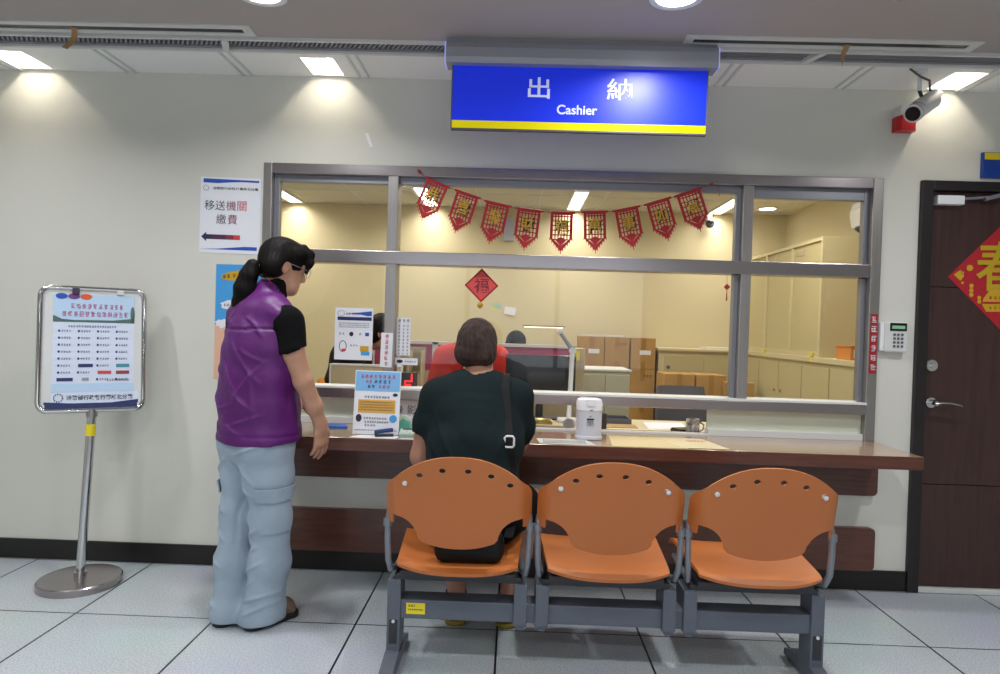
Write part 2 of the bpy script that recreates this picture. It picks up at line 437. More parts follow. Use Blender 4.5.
# office ceiling with strip lamps
struct(B().bb(L, Rr, .12, 3.6, 2.53, 2.6).build('ceiling_office', m_inceil))
b = B()
for k in range(-4, 7): b.bb(-.35+.6*k-.006, -.35+.6*k+.006, .12, 3.6, 2.526, 2.53)
for k in range(6): b.bb(-2.9, 2.83, .5+.6*k-.006, .5+.6*k+.006, 2.526, 2.53)
struct(b.build('trim_3', m_offw))
for x, lb in ((-2.28, 'far left'), (-.86, 'second'), (.61, 'third'), (2.07, 'right')):
    nm = {'far left': 'strip ceiling light in the office, above the left window pane', 'second': 'strip ceiling light in the office, behind the leftmost banner flag',
          'third': 'strip ceiling light in the office, above the middle of the banner', 'right': 'strip ceiling light in the office, right of the rightmost banner flag'}[lb]
    t = thing('strip_light', nm, 'ceiling light', (x, 3.1, 2.53), 'strip lights in the office ceiling')
    b = B()
    b.bb(x-.075, x-.06, 2.62, 3.56, 2.515, 2.53); b.bb(x+.06, x+.075, 2.62, 3.56, 2.515, 2.53); b.bb(x-.06, x+.06, 2.62, 2.635, 2.515, 2.53); b.bb(x-.06, x+.06, 3.545, 3.56, 2.515, 2.53)
    b.build('frame', m_white, t)
    B().bb(x-.06, x+.06, 2.635, 3.545, 2.522, 2.53).build('diffuser', m_lampw, t)
    la = bpy.data.lights.new('office_lamp', 'AREA'); la.shape = 'RECTANGLE'; la.size = .12; la.size_y = .9; la.energy = 9.5; la.color = (1, .95, .86); la.spread = R(150)
    o = bpy.data.objects.new('office_lamp', la); COL.objects.link(o); o.location = (x, 3.1, 2.51)
downlight(2.5, 3.25, 'round downlight in the office ceiling, seen through the upper right pane', z=2.53, light=False)
for x in (-1.4, .2, 1.8):
    la = bpy.data.lights.new('office_lamp', 'AREA'); la.shape = 'RECTANGLE'; la.size = .25; la.size_y = 1.1; la.energy = 12.5; la.color = (1, .96, .88)
    o = bpy.data.objects.new('office_lamp', la); COL.objects.link(o); o.location = (x, 1.1, 2.515)
    t = thing('strip_light', 'strip ceiling light in the office just inside the counter', 'ceiling light', (x, 1.1, 2.53), 'strip lights above the office desks')
    B().bb(x-.14, x+.14, .53, 1.67, 2.518, 2.53).build('diffuser', m_lampw, t)

# ------------------------------------------------------------------ window
w = sgroup('window_1', ((WX0+WX1)/2, 0, .76))
def wb(name, boxes, m, bev=.003):
    b = B()
    for q in boxes: b.bb(*q, bev=bev)
    return b.build(name, m, w)
FY0, FY1 = -.018, .10
wb('window_jamb', [(WX0, -1.228, FY0, FY1, .757, WZ1)], m_steel); wb('window_jamb', [(1.815, WX1, FY0, FY1, .757, WZ1)], m_steel)
wb('window_head', [(-1.228, 1.815, FY0, FY1, 2.03, WZ1)], m_steel_h)
wb('window_mullion', [(-.632, -.578, FY0+.004, .09, .945, 2.03)], m_steel); wb('window_mullion', [(1.170, 1.222, FY0+.004, .09, .945, 2.03)], m_steel)
wb('window_transom', [(-1.228, 1.815, FY0, .09, 1.582, 1.648)], m_steel_h)
wb('window_rail', [(-1.228, 1.815, FY0-.012, .09, .892, .940)], m_steel_h)
wb('window_rail_cap', [(-1.228, 1.815, FY0-.016, .094, .9405, .952)], m_offw, .002)
wb('window_inner_frame', [(-1.228, -1.2, .02, .06, .955, 1.58), (1.79, 1.815, .02, .06, .955, 1.58), (-1.228, -1.2, .02, .06, 1.65, 2.03), (1.79, 1.815, .02, .06, 1.65, 2.03),
     (-1.2, -.632, .02, .06, 1.995, 2.03), (-.578, 1.17, .02, .06, 1.995, 2.03), (1.222, 1.79, .02, .06, 1.975, 2.03), (1.145, 1.17, .02, .06, 1.65, 1.995), (1.145, 1.17, .02, .06, .955, 1.58)], m_alu, .002)
for x0, x1 in ((-1.215, -.62), (-.59, 1.18), (1.21, 1.8)):
    for z0, z1 in ((.95, 1.59), (1.64, 2.02)): wb('glass_pane', [(x0, x1, .036, .042, z0, z1)], m_glass, 0)
wb('frosted_panel', [(-1.228, -.30, .02, .032, .785, .895)], m_frost, .001); wb('frosted_panel', [(1.035, 1.815, .02, .032, .785, .895)], m_frost, .001)
wb('window_channel', [(-1.228, -.30, -.005, .06, .757, .79)], m_offw, .002); wb('window_channel', [(1.035, 1.815, -.005, .06, .757, .79)], m_offw, .002)
wb('window_sill_strip', [(-.30, 1.035, -.004, .03, .757, .766)], m_offw, .001)

# reflection on the right jamb, modelled as a coloured strip
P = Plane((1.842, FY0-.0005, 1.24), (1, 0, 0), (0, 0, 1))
t = thing('jamb_reflection', 'red and white strip imitating a reflection along the right window jamb', 'sticker', (1.842, FY0, 1.05))
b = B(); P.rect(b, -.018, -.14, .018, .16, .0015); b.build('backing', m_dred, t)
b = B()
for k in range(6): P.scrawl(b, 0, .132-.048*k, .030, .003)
b.build('lettering', m_paper, t)  # pale strokes belong to the imitated reflection

# ------------------------------------------------------------------ counter + kick panels
t = thing('service_counter', 'long reddish brown laminate service counter under the office window', 'counter', (.3, -.2, .69))
CY0 = -.425
b = B(); b.bb(-1.30, 1.868, CY0, 0.118, .697, .757, bev=.004)
o = b.build('worktop', [m_ctop, m_cwood], t)
for p in o.data.polygons:
    if p.normal.z < .7: p.material_index = 1
b = B()
def rr(x0, x1, z0, z1, r=.03, n=5):
    o = []
    for cx, cz, a in ((x1-r, z0+r, -90), (x1-r, z1-r, 0), (x0+r, z1-r, 90), (x0+r, z0+r, 180)):
        for i in range(n+1): o.append((cx+r*math.cos(R(a+90*i/n)), cz+r*math.sin(R(a+90*i/n))))
    return o
PW = Plane((0, 0, 0), (1, 0, 0), (0, 0, 1))
PW.poly(b, rr(-1.28, 1.885, .484, .697, .025), .03); b.build('upper_panel', m_cwood, t)
b = B(); PW.poly(b, rr(-1.28, 1.882, .104, .321, .025), .03); b.build('lower_panel', m_cwood, t)

# ------------------------------------------------------------------ door
d = sgroup('door_1', (2.5, 0, 0))
b = B()
b.bb(DX0, 2.112, -.022, .12, 0, DZ1, bev=.003); b.bb(3.02, DX1, -.022, .12, 0, DZ1, bev=.003); b.bb(2.112, 3.02, -.022, .12, 2.03, DZ1, bev=.003)
b.build('door_frame', m_doorf, d)
b = B()
for z0, z1 in ((.03, .545), (.549, 1.545), (1.549, 2.028)): b.bb(2.115, 3.017, .010, .05, z0, z1, bev=.002)
b.bb(2.113, 3.019, .028, .048, .025, 2.029); b.build('door_leaf', m_doorw, d)
B().bb(2.112, 3.02, -.01, .12, 0, .022, bev=.002).build('threshold', m_offw, d)
b = B()
b.cyl((2.150, .012, .962), (2.150, -.006, .962), .026, bev=.002); b.cyl((2.150, -.004, .962), (2.150, -.05, .962), .011)
b.tube([(2.150, -.045, .962), (2.175, -.052, .968), (2.215, -.052, .967), (2.262, -.05, .958), (2.275, -.048, .953)], [.011, .010, .009, .008, .006], flat=.7)
b.build('door_handle', m_chrome, d, True)
b = B(); b.cyl((2.148, .012, 1.15), (2.148, -.006, 1.15), .029, bev=.003); b.cyl((2.148, -.006, 1.15), (2.148, -.014, 1.15), .012); b.box((2.148, -.014, 1.15), (.003, .003, .012))
b.build('door_lock', m_chrome, d, True)
b = B(); b.bb(2.128, 2.262, -.03, .01, 1.958, 2.004, bev=.006); b.build('door_closer', m_white, d)
b = B(); b.box((2.40, -.03, 2.00), (.09, .02, .02), Matrix.Rotation(R(-15), 3, 'Y'), bev=.003); b.tube([(2.26, -.01, 1.99), (2.36, -.02, 1.998), (2.60, -.03, 2.02)], .007); b.build('closer_arm', m_alu, d)

# ------------------------------------------------------------------ hanging cashier sign
SY = -.48
t = thing('hanging_sign', 'blue and yellow cashier sign hanging in a grey metal housing from the ceiling', 'sign', (.28, SY, CZ))
b = B()
prof = []
for i in range(13):
    a = R(-90 + 15*i); prof.append((-.028*math.cos(a) if 0 < i < 12 else 0, .038*math.sin(a)))
prof = [(-.045, -.045), (-.050, -.02), (-.050, .02), (-.042, .044), (-.02, .048), (-.02, .072), (.02, .072), (.02, .048), (.042, .044), (.050, .02), (.050, -.02), (.045, -.045)]
b.prism(prof, lambda y, z, dd: Vector((dd, SY+y, 2.458+z)), -.298, .872)
b.build('housing', mat('satin_grey_housing', '#9c9da6', .4, metal=.25), t)
m_cap = (mat('glowing_acrylic_cap', '#b9c2f2', .3, emit=.5, ecol='#8f9cff'))
for x in (-.304, .872): B().bb(x, x+.006, SY-.045, SY+.045, 2.413, 2.503, bev=.002).build('end_cap', m_cap, t)
m_sblue = mat('edge_lit_blue_acrylic', '#0a2ccd', .36, emit=.40, ecol='#0a2be0', spec=.6)
m_syel = mat('edge_lit_yellow_acrylic', '#e8d800', .25, emit=.18, ecol='#e8d800')
m_swhite = mat('sign_white_lettering', '#d8dcf5', .4, emit=.25, ecol='#cfd6ff')
b = B(); b.bb(-.268, .836, SY-.008, SY+.008, 2.176, 2.416); b.build('blue_panel', m_sblue, t)
b = B(); b.bb(-.268, .836, SY-.0085, SY+.0085, 2.143, 2.176); b.build('yellow_stripe', m_syel, t)
b = B(); b.bb(-.272, .840, SY-.011, SY+.011, 2.134, 2.143, bev=.002); b.bb(-.273, -.268, SY-.01, SY+.01, 2.14, 2.416); b.bb(.836, .841, SY-.01, SY+.01, 2.14, 2.416); b.build('edge_trim', m_dkgrey, t)
P = Plane((0, SY-.008, 0), (1, 0, 0), (0, 0, 1))
def on(u, v, y=SY-.008): q = at(u, v, y); return q.x, q.z
b = B()
x, z = on(539, 88); P.text(b, '出', x, z, h=.092, w=.096, d=.002, bold=.012)
x, z = on(619.5, 89.5); P.text(b, '納', x, z, h=.094, w=.110, d=.002, bold=.012)
x, z = on(577, 110); P.text(b, 'Cashier', x, z, w=.176, d=.002, bold=.02)
b.build('lettering', m_swhite, t)

# blue and yellow sign above the door
t = thing('door_sign', 'blue sign with yellow top band above the brown door', 'sign', (2.7, 0, 2.1))
B().bb(2.348, 3.0, -.02, 0, 2.098, 2.225, bev=.002).build('plate', mat('navy_sign_plate', '#123a8c', .35), t)
B().bb(2.356, 3.0, -.0215, -.001, 2.188, 2.222).build('yellow_band', mat('yellow_sign_band', '#d3bd1c', .4), t)

# keypad
t = thing('keypad', 'grey access keypad with green display between window and door', 'keypad', (1.945, 0, 1.21))
b = B(); b.bb(1.888, 2.003, -.035, 0, 1.212, 1.364, bev=.008); b.build('body', m_offw, t)
B().bb(1.870, 1.891, -.028, -.001, 1.216, 1.36, bev=.006).build('side_cover', m_white, t)
B().bb(1.913, 1.996, -.038, -.033, 1.318, 1.358, bev=.002).build('display_bezel', m_screen, t)
B().bb(1.922, 1.985, -.0395, -.036, 1.329, 1.345).build('display', mat('green_lcd', '#7fae86', .3, emit=.15), t)
for r_ in range(4):
    for c in range(3):
        B().box((1.936+c*.019, -.037, 1.300-r_*.0195), (.011, .006, .011), bev=.002).build('key', m_dkgrey, t)

# fire strobe and security camera
t = thing('alarm_strobe', 'red and white alarm strobe on the wall behind the security camera', 'alarm', (1.945, 0, 2.31))
b = B(); x0, x1 = 1.902, 2.000
b.prism([(x0, 0), (x1, 0), (x1, -.04), (x1-.015, -.062), (x0+.015, -.062), (x0, -.04)], lambda x, y, dd: Vector((x, y, dd)), 2.313, 2.385)
b.build('red_base', mat('red_plastic', '#b8121c', .35), t)
b = B()
b.prism([(x0+.006, 2.385), (x0+.03, 2.392), (x0+.045, 2.372), (x0+.06, 2.366), (x1-.02, 2.374), (x1-.004, 2.388), (x1-.006, 2.42), (x1-.02, 2.44), (x0+.02, 2.44), (x0+.004, 2.425)], lambda x, z, dd: Vector((x, dd, z)), -.066, 0)
b.build('white_cover', m_offw, t, True)

t = thing('security_camera', 'white bullet security camera hanging from the ceiling strip', 'camera', (2.0, -.25, CZ))
q0 = at(933, 100, -.20); q1 = at(914, 113, -.30); ax = (q1-q0).normalized()
b = B(); b.cyl(q0, q1, .038, bev=.005); b.build('body', m_white, t, True)
b = B(); b.cyl(q1-ax*.01, q1+ax*.012, .041); b.build('bezel', m_offw, t, True)
b = B(); b.cyl(q1+ax*.005, q1+ax*.014, .033); b.build('lens', m_screen, t, True)
side = ax.cross(Vector((0, 0, 1))).normalized(); upv = side.cross(ax).normalized()
b = B()
pts = [[q0+ax*(s-.02)*1 + side*.046*math.sin(a) + upv*.046*math.cos(a) for a in [R(-75+15*k) for k in range(11)]] for s in (0, .06, .12, .19)]
b.grid(pts, thick=.003); b.build('sun_shield', m_offw, t, True)
qm = (q0+q1)/2 + upv*.045; top = Vector((qm.x-.006, qm.y+.01, CZ))
b = B(); b.cyl(top, top-Vector((0, 0, .012)), .03); b.cyl(top-Vector((0, 0, .01)), Vector((top.x, top.y, qm.z+.03)), .010); b.build('mount', m_white, t, True)
b = B(); b.cyl((top.x, top.y, qm.z+.032), qm, .008); b.build('swivel', m_dark, t, True)
b = B(); c0 = Vector((top.x-.06, top.y-.02, CZ))
b.tube([c0, c0+Vector((.045, -.01, -.04)), c0+Vector((.09, -.005, -.055)), q0+upv*.05+ax*.01, q0-ax*.035+upv*.02, q0-ax*.05-upv*.02], .005); b.build('cable', m_dkgrey, t, True)
# ------------------------------------------------------------------ posters on the wall
YW = -.0005
t = thing('wall_notice', 'white notice with a dark to red arrow pointing left, left of the office window', 'notice', (-1.445, 0, 1.61))
P = Plane((-1.4445, YW, 1.808), (1, 0, -.012), (0, 0, 1)); W2, H2 = .157, .195
b = B(); P.rect(b, -W2, -H2, W2, H2, .002); b.build('sheet', m_paper, t)
b = B()
P.poly(b, [(-.142, .186), (.146, .182), (.146, .172), (.06, .174), (0, .170), (-.07, .164), (-.142, .166)], .003)
P.poly(b, [(-.150, -.176), (-.06, -.172), (.02, -.164), (.08, -.158), (.142, -.158), (.142, -.176)], .003)
b.build('blue_bands', m_blueink, t)
b = B(); P.text(b, '法務部行政執行署新北分署', .025, .138, h=.0145, w=.235, d=.003, bold=.01); b.build('heading', m_ink, t); b = B()
for a in range(8): P.rect(b, -.128+.013*math.cos(a*.8)-.002, .138+.013*math.sin(a*.8)-.002, -.128+.013*math.cos(a*.8)+.002, .138+.013*math.sin(a*.8)+.002, .003)
b.build('emblem', m_ink, t)
cs = [mat('ink_navy', '#1c2247', .6), mat('ink_purple', '#4a2346', .6), mat('ink_maroon', '#7e2a3f', .6), mat('ink_red', '#c43a47', .6)]
b = B()
for k, c in enumerate('移送機關'): P.text(b, c, -.108+.056*k, .050, h=.050, d=.003, mi=k, bold=.0)
for k, c in enumerate('繳費'): P.text(b, c, -.046+.058*k, -.020, h=.050, d=.003, mi=1+k, bold=.0)
b.build('lettering', cs, t)
b = B()
P.poly(b, [(-.148, -.112), (-.122, -.088), (-.122, -.100), (-.09, -.100), (-.09, -.124), (-.122, -.124), (-.122, -.136)], .003, 0)
P.rect(b, -.09, -.124, -.02, -.100, .003, 1); P.rect(b, -.02, -.124, .02, -.100, .003, 2); P.rect(b, .02, -.124, .054, -.100, .003, 3)
b.build('arrow', cs, t)

t = thing('wall_poster', 'blue and peach poster with yellow speech bubbles behind the woman in the purple vest', 'poster', (-1.36, 0, .97))
P = Plane((-1.352, YW, 1.262), (1, 0, 0), (0, 0, 1))
b = B(); P.rect(b, -.158, -.295, .158, .295, .002, 1); P.rect(b, -.158, -.02, .158, .295, .0025, 0, .0005)
b.build('sheet', [m_skyink, mat('peach_print', '#dcae93', .6)], t)
b = B()
def oval(cx, cy, rx, ry, n=20, wob=0): return [(cx+rx*math.cos(2*PI*i/n)*(1+wob*math.sin(i*2.3)), cy+ry*math.sin(2*PI*i/n)*(1+wob*math.cos(i*1.7))) for i in range(n)]
P.poly(b, [(x, y+.12*x) for x, y in oval(-.045, .245, .085, .026)], .0035); P.poly(b, oval(.0, .195, .06, .024), .0035)
b.build('speech_bubbles', m_gold, t)
b = B()
for k in range(6): P.scrawl(b, -.115+.026*k, .232+.003*k, .018, .0045)
for k in range(3): P.scrawl(b, -.03+.026*k, .195, .018, .0045)
b.build('bubble_marks', m_ink, t)
b = B(); P.poly(b, oval(-.03, .120, .035, .022), .0035); P.poly(b, oval(-.045, .085, .085, .030, wob=.1), .0035); P.poly(b, oval(-.05, .045, .045, .018), .0035)
P.poly(b, oval(-.12, -.01, .035, .022, wob=.2), .0035)
b.build('white_clouds', m_paper, t)
b = B(); P.line(b, -.055, -.005, .12, .014, .0045); P.line(b, -.115, .03, .085, .014, .0045); P.line(b, -.08, -.02, .045, .012, .0045)
b.build('lettering', m_ink, t)

tag(B().box(at(369, 140, -.001), (.016, .0015, .075), Matrix.Rotation(R(-22), 3, 'Y')).build('tape_scrap', m_white), 'small white scrap of tape stuck on the wall left of the cashier sign', 'tape')

# red spring diamond on the door
t = thing('door_decoration', 'red diamond paper decoration with a gold character on the brown door', 'decoration', (2.475, 0, 1.37))
P = Plane((2.478, .0095, 1.606), (1, 0, .02), (-.02, 0, 1)); r = .262
b = B(); P.poly(b, [(-r, 0), (0, -r), (r, 0), (0, r)], .002); b.build('sheet', m_red, t)
b = B(); P.text(b, '春', .0, .055, h=.25, w=.25, d=.004, bold=.012); b.build('lettering', mat('gold_character', '#b79a1c', .4), t)
b = B()
pot = [(-.055, -.06), (.055, -.06), (.06, -.075), (.085, -.11), (.09, -.14), (.07, -.175), (-.07, -.175), (-.09, -.14), (-.085, -.11), (-.06, -.075)]
P.poly(b, pot, .0035); b.build('gold_pot', m_gold, t)
for sx in (-1, 1):
    for (x, y, s) in ((-.155, .045, .016), (-.145, -.045, .011), (-.145, -.068, .011), (-.145, -.09, .011), (-.105, -.105, .010), (-.105, -.125, .010), (-.19, -.03, .007), (-.19, .02, .007)):
        b = B(); P.poly(b, oval(sx*x, y, s, s, 12), .0035); b.build('gold_coin', m_gold, t)
    b = B(); P.poly(b, [(sx*-.235, .01), (sx*-.20, -.02), (sx*-.182, .005), (sx*-.2, .035)], .0035); b.build('gold_ingot', m_gold, t)
b = B(); P.rect(b, -.088, -.135, .088, -.125, .0045); 
for i in range(5): P.scrawl(b, -.05+.025*i, -.105, .016, .0045); P.scrawl(b, -.05+.025*i, -.155, .014, .0045)
b.build('pot_marks', m_dred, t)

# ------------------------------------------------------------------ banner garland
m_fl = mat('red_paper_cutting', '#b5202b', .6); m_lace = mat('cream_paper_lattice', '#d8c4a8', .7); m_gold2 = mat('gold_foil', '#d9a825', .4)
t = thing('banner_garland', 'string of nine red paper flags with gold characters across the top of the office window', 'garland', (.3, -.03, 1.98))
bars = [((425.5, 177.4), (450.3, 188.2)), ((455, 189.8), (480.7, 198.5)), ((484.4, 200.6), (511.7, 206.8)), ((515.4, 207.8), (543.3, 211.5)), ((548.6, 212.1), (575.2, 213)),
        ((581.4, 212.1), (607.8, 211.5)), ((612.4, 211.5), (640, 206.2)), ((644, 205.3), (671, 197.5)), ((674.1, 196.9), (702, 187.6))]
ends = []
for k, ((u0, v0), (u1, v1)) in enumerate(bars):
    p0, p1 = at(u0, v0, -.034), at(u1, v1, -.034); w_ = (p1-p0).length
    u = (p1-p0).normalized(); P = Plane((p0+p1)/2, u, Vector((0, -1, 0)).cross(u)*1)
    if P.v.z < 0: P = Plane((p0+p1)/2, u, -P.v)
    hw, H = w_*.42, .198
    b = B()
    b.tube([p0, p1], .0055, 8)
    P.rect(b, -hw, -.012, hw, 0, .002)
    f = .011
    P.rect(b, -hw, -H*.66, -hw+f, -.012, .002); P.rect(b, hw-f, -H*.66, hw, -.012, .002)
    P.poly(b, [(-hw, -H*.66), (-hw+f, -H*.66), (0, -H+.030), (0, -H)], .002); P.poly(b, [(hw, -H*.66), (0, -H), (0, -H+.030), (hw-f, -H*.66)], .002)
    P.poly(b, [(-.030, -H*.70), (0, -H*.62), (.030, -H*.70), (0, -H+.03)], .002)
    for i in range(7):
        x = -hw+f + (2*hw-2*f)*i/6
        P.rect(b, x-.0028, -H*.70, x+.0028, -.012, .0012)
    for i in range(6): y = -.02-.14*i/6; P.rect(b, -hw+f, y-.0028, hw-f, y+.0028, .0012)
    for i in range(11):
        x = -hw + 2*hw*i/10; y = -H + abs(x)/hw*(H*.34)
        P.rect(b, x-.0022, y-.011, x+.0022, y+.002, .0012)
    fl = b.build('flag', m_fl, t)
    b = B(); c = '恭喜發財福萬事如意'[k]
    P.text(b, c, .004, -.074, h=.072, w=.066, d=.003, bold=.03, mi=0); P.text(b, c, -.001, -.070, h=.070, w=.064, d=.0045, bold=.014, mi=1)
    b.build('lettering', [m_ink, m_gold2], fl)
    ends += [p0, p1]
b = B(); L0, L1 = at(419, 171, -.03), at(712, 184, -.03)
for a, c in zip([L0]+ends[1::2], ends[0::2]+[L1]): b.tube([a, c], .0015, 6)
b.cyl(L0+Vector((0, .012, 0)), L0-Vector((0, .006, 0)), .008); b.cyl(L1+Vector((0, .012, 0)), L1-Vector((0, .006, 0)), .006)
b.tube([L1, L1+Vector((.03, 0, -.01)), L1+Vector((.04, 0, -.06))], .001, 6)
b.build('string', m_dred, t)

# ------------------------------------------------------------------ things stuck on the window glass
YG = .0345
t = thing('paper_diamond', 'small red diamond paper decoration stuck on the middle window pane', 'decoration', at(482, 286, YG))
P = Plane(at(481.5, 285.5, YG), (1, 0, 0), (0, 0, 1)); r = .088
b = B(); P.poly(b, [(-r, 0), (0, -r), (r, 0), (0, r)], .0015); b.build('sheet', m_dred, t)
b = B(); r2 = .076; P.poly(b, [(-r2, 0), (0, -r2), (r2, 0), (0, r2)], .0022); b.build('inner_field', mat('coral_paper', '#d6504a', .6), t)
b = B(); P.text(b, '福', 0, 0, h=.075, d=.0032, bold=.01); b.build('lettering', mat('plum_ink', '#7c2038', .6), t)
b = B(); b.lathe([(.002, -.022), (.012, -.012), (.016, 0), (.010, .01), (.004, .014)], at(480, 304.5, YG-.012)); b.build('gold_bead', m_gold, t, True)
t = thing('glass_sticker', 'tiny green and yellow sticker on the glass right below the small red diamond', 'sticker', at(497, 306, YG))
P = Plane(at(496.5, 306, YG), (1, 0, 0), (0, 0, 1))
b = B(); P.rect(b, -.025, -.013, .025, .013, .0012); b.build('backing', mat('mint_print', '#a9c9b8', .5), t); b = B(); P.rect(b, -.025, -.013, .005, -.003, .002); b.build('yellow_band', m_yellow, t)
t = thing('window_charm', 'small red paper charm hanging in the pane right of the banner', 'charm', at(727, 288, YG))
q = at(727, 287, YG-.008); P = Plane(q, (1, 0, 0), (0, 0, 1))
b = B(); P.poly(b, [(-.016, 0), (0, -.016), (.016, 0), (0, .016)], .003, base=-.003); b.build('body', m_dred, t)
b = B(); b.tube([q+Vector((0, 0, .016)), q+Vector((0, .008, .06))], .001, 6); b.tube([q-Vector((0, 0, .016)), q-Vector((0, 0, .07))], [.0015, .004], 6); b.build('tassel', m_dred, t)

t = thing('glass_notice', 'white notice with blue heading stuck on the lower left window pane', 'notice', at(354, 362, YG))
c = (at(334.5, 306, YG)+at(374.5, 306.5, YG)+at(333, 361, YG)+at(373, 362, YG))/4; P = Plane(c, (1, 0, 0), (0, 0, 1)); w2, h2 = .099, .135
b = B(); P.rect(b, -w2, -h2, w2, h2, .0015); b.build('sheet', m_paper, t)
b = B(); P.rect(b, -.086, .070, .092, .088, .0022); b.build('title_bar', m_navy, t)
b = B(); P.poly(b, [(-.03, .105), (.03, .112), (.092, .120), (.092, .095), (.07, .094), (.04, .10)], .0022); b.build('blue_art', m_blueink, t); b = B(); P.rect(b, .06, -.01, .08, .008, .0022); b.build('blue_square', m_blueink, t)
b = B(); P.line(b, -.045, .03, .104, .013); 
for y in (.055, .045, .035): P.line(b, -.08, .08, y, .006)
P.poly(b, oval(-.012, -.001, .011, .012), .0022); P.line(b, -.08, -.045, .0, .012); P.line(b, .02, .045, .0, .012); P.line(b, -.02, .025, -.06, .010)
for a in range(10): P.rect(b, -.068+.018*math.cos(a*.63)-.002, .105+.014*math.sin(a*.63)-.002, -.068+.018*math.cos(a*.63)+.002, .105+.014*math.sin(a*.63)+.002, .0022)
P.poly(b, oval(-.055, -.065, .02, .030), .0022)
b.build('lettering', m_ink, t)
b = B(); P.poly(b, oval(-.055, -.065, .016, .026), .0030); b.build('white_art', m_paper, t)
b = B(); P.rect(b, .035, -.09, .08, -.062, .0022, 0); P.rect(b, .04, -.11, .085, -.09, .0022, 1); P.poly(b, oval(-.05, -.085, .012, .008), .0036, 2); b.build('colour_art', [m_gold, m_skyink, m_redink], t)

t = thing('mullion_notice', 'narrow white notice with a column of pink characters stuck on the left window mullion', 'notice', at(386, 352, -.016))
c = at(386.5, 350, -.0145); P = Plane(c, (1, 0, -.02), (.02, 0, 1))
b = B(); P.rect(b, -.030, -.088, .030, .088, .001); b.build('sheet', m_paper, t)
b = B()
for k in range(6): P.scrawl(b, 0, .070-.028*k, .020, .002)
b.build('lettering', m_redink, t)
t = thing('column_notice', 'tall narrow white notice with columns of dark characters right of the left mullion', 'notice', at(404, 337, YG))
P = Plane(at(403.5, 336.5, YG), (1, 0, 0), (0, 0, 1))
b = B(); P.rect(b, -.036, -.098, .036, .098, .0015); b.build('sheet', m_paper, t)
b = B()
for cx_ in (-.022, 0, .022):
    P.scrawl(b, cx_, .082, .014, .0022)
    for k in range(9): P.scrawl(b, cx_, .055-.018*k, .009, .0022)
b.build('lettering', m_navy, t)
t = thing('small_label', 'small white label card stuck on the glass below the tall narrow notice', 'label', at(407, 362, YG))
P = Plane(at(406.5, 361.5, YG), (1, 0, 0), (0, 0, 1))
b = B(); P.rect(b, -.058, -.018, .058, .018, .0015); b.build('sheet', m_paper, t)
b = B(); P.poly(b, oval(-.035, 0, .016, .009), .0022); P.line(b, -.01, .05, 0, .009); b.build('lettering', m_ink, t)

# ------------------------------------------------------------------ poster stand
t = thing('poster_stand', 'chrome floor stand holding a framed white and blue poster by the left wall', 'sign stand', (-1.99, -.275, 0))
pb = Vector((-1.985, -.31, 0))
b = B(); b.lathe([(.178, 0), (.178, .030), (.172, .036), (.022, .040)], pb, 48); b.build('base', m_steel_h, t, True)
yaw, tilt = R(33), R(9)
u = Vector((math.cos(yaw), math.sin(yaw), 0)); nn = Vector((math.sin(yaw), -math.cos(yaw), 0))
v = (Vector((0, 0, 1))*math.cos(tilt) - nn*math.sin(tilt)).normalized()
fc = Vector((-1.985, -.25, 1.112)); P = Plane(fc, u, v)
P.u = P.u*.80
hw, hh, rc = .268, .292, .045
GS = .88
b = B(); b.cyl(pb+Vector((0, 0, .035)), pb+Vector((0, 0, .06)), .027); b.cyl(pb+Vector((0, 0, .05)), P.p(0, -hh-.02, -.012), .020); b.build('pole', m_chrome, t, True)
b = B(); b.cyl(P.p(0, -hh-.03, -.012), P.p(0, -hh+.006, -.006), .024); b.build('head_clamp', m_steel, t, True)
out = []
for sx, sy, a0 in ((1, -1, -90), (1, 1, 0), (-1, 1, 90), (-1, -1, 180)):
    for i in range(7): a = R(a0+15*i); out.append(P.p(sx*(hw-rc)+rc*math.cos(a), sy*(hh-rc)+rc*math.sin(a), 0))
b = B(); b.tube(out, .0125, 10, closed=True); b.build('frame', m_chrome, t, True)
b = B(); P.poly(b, rr(-hw+.008, hw-.008, -hh+.008, hh-.008, .038), .002, base=-.006); b.build('backing_board', m_offw, t)
pt = B(); P.rect(pt, -.205, -.205, .215, .262, .003, 0, .001); P.rect(pt, -.205, -.262, .24, -.205, .0025, 0, .001)
po = pt.build('poster_sheet', mat('poster_paper', '#cfd8ea', .6), t)
b = B(); P.rect(b, -.205, .135, .215, .262, .0035, 0, .001); b.build('pale_header', m_pale, po); b = B(); P.rect(b, -.205, -.205, .215, -.165, .0035, 0, .001); b.build('pale_footer', m_pale, po)
b = B(); P.poly(b, [(-.205, .135), (-.205, .16), (-.16, .142), (-.1, .138), (.1, .14), (.2, .15), (.215, .18), (.215, .135)], .0042)
P.poly(b, oval(.205, .17, .012, .04), .0042); P.rect(b, -.205, .128, .215, .137, .0042); b.build('landscape', mat('pine_green_print', '#4d6a62', .6), po)
for k, mm in enumerate((m_blueink, mat('violet_print', '#6d3f7f', .6), mat('orange_print', '#d4552f', .6))): b = B(); P.poly(b, oval(-.165+.062*k, .252, .030, .014), .005); b.build('round_badge', mm, po)
b = B(); P.line(b, -.12, .16, .205, .023, .005); P.line(b, -.165, .185, .168, .025, .005); b.build('title', mat('magenta_ink', '#b35b86', .6), po)
b = B(); P.line(b, -.13, .12, .108, .011, .004)
cl = []
for r_ in range(8):
    for c in range(4):
        x = -.155+.098*c; y = .085-.033*r_
        k = (r_, c)
        if k in ((5, 1), (5, 3), (6, 2), (6, 3), (7, 0), (7, 1)): continue
        P.poly(b, oval(x-.018, y, .006, .006, 8), .004); P.line(b, x-.008, x+.042, y, .010, .004)
P.line(b, .07, .19, -.185+.035, .011, .004)
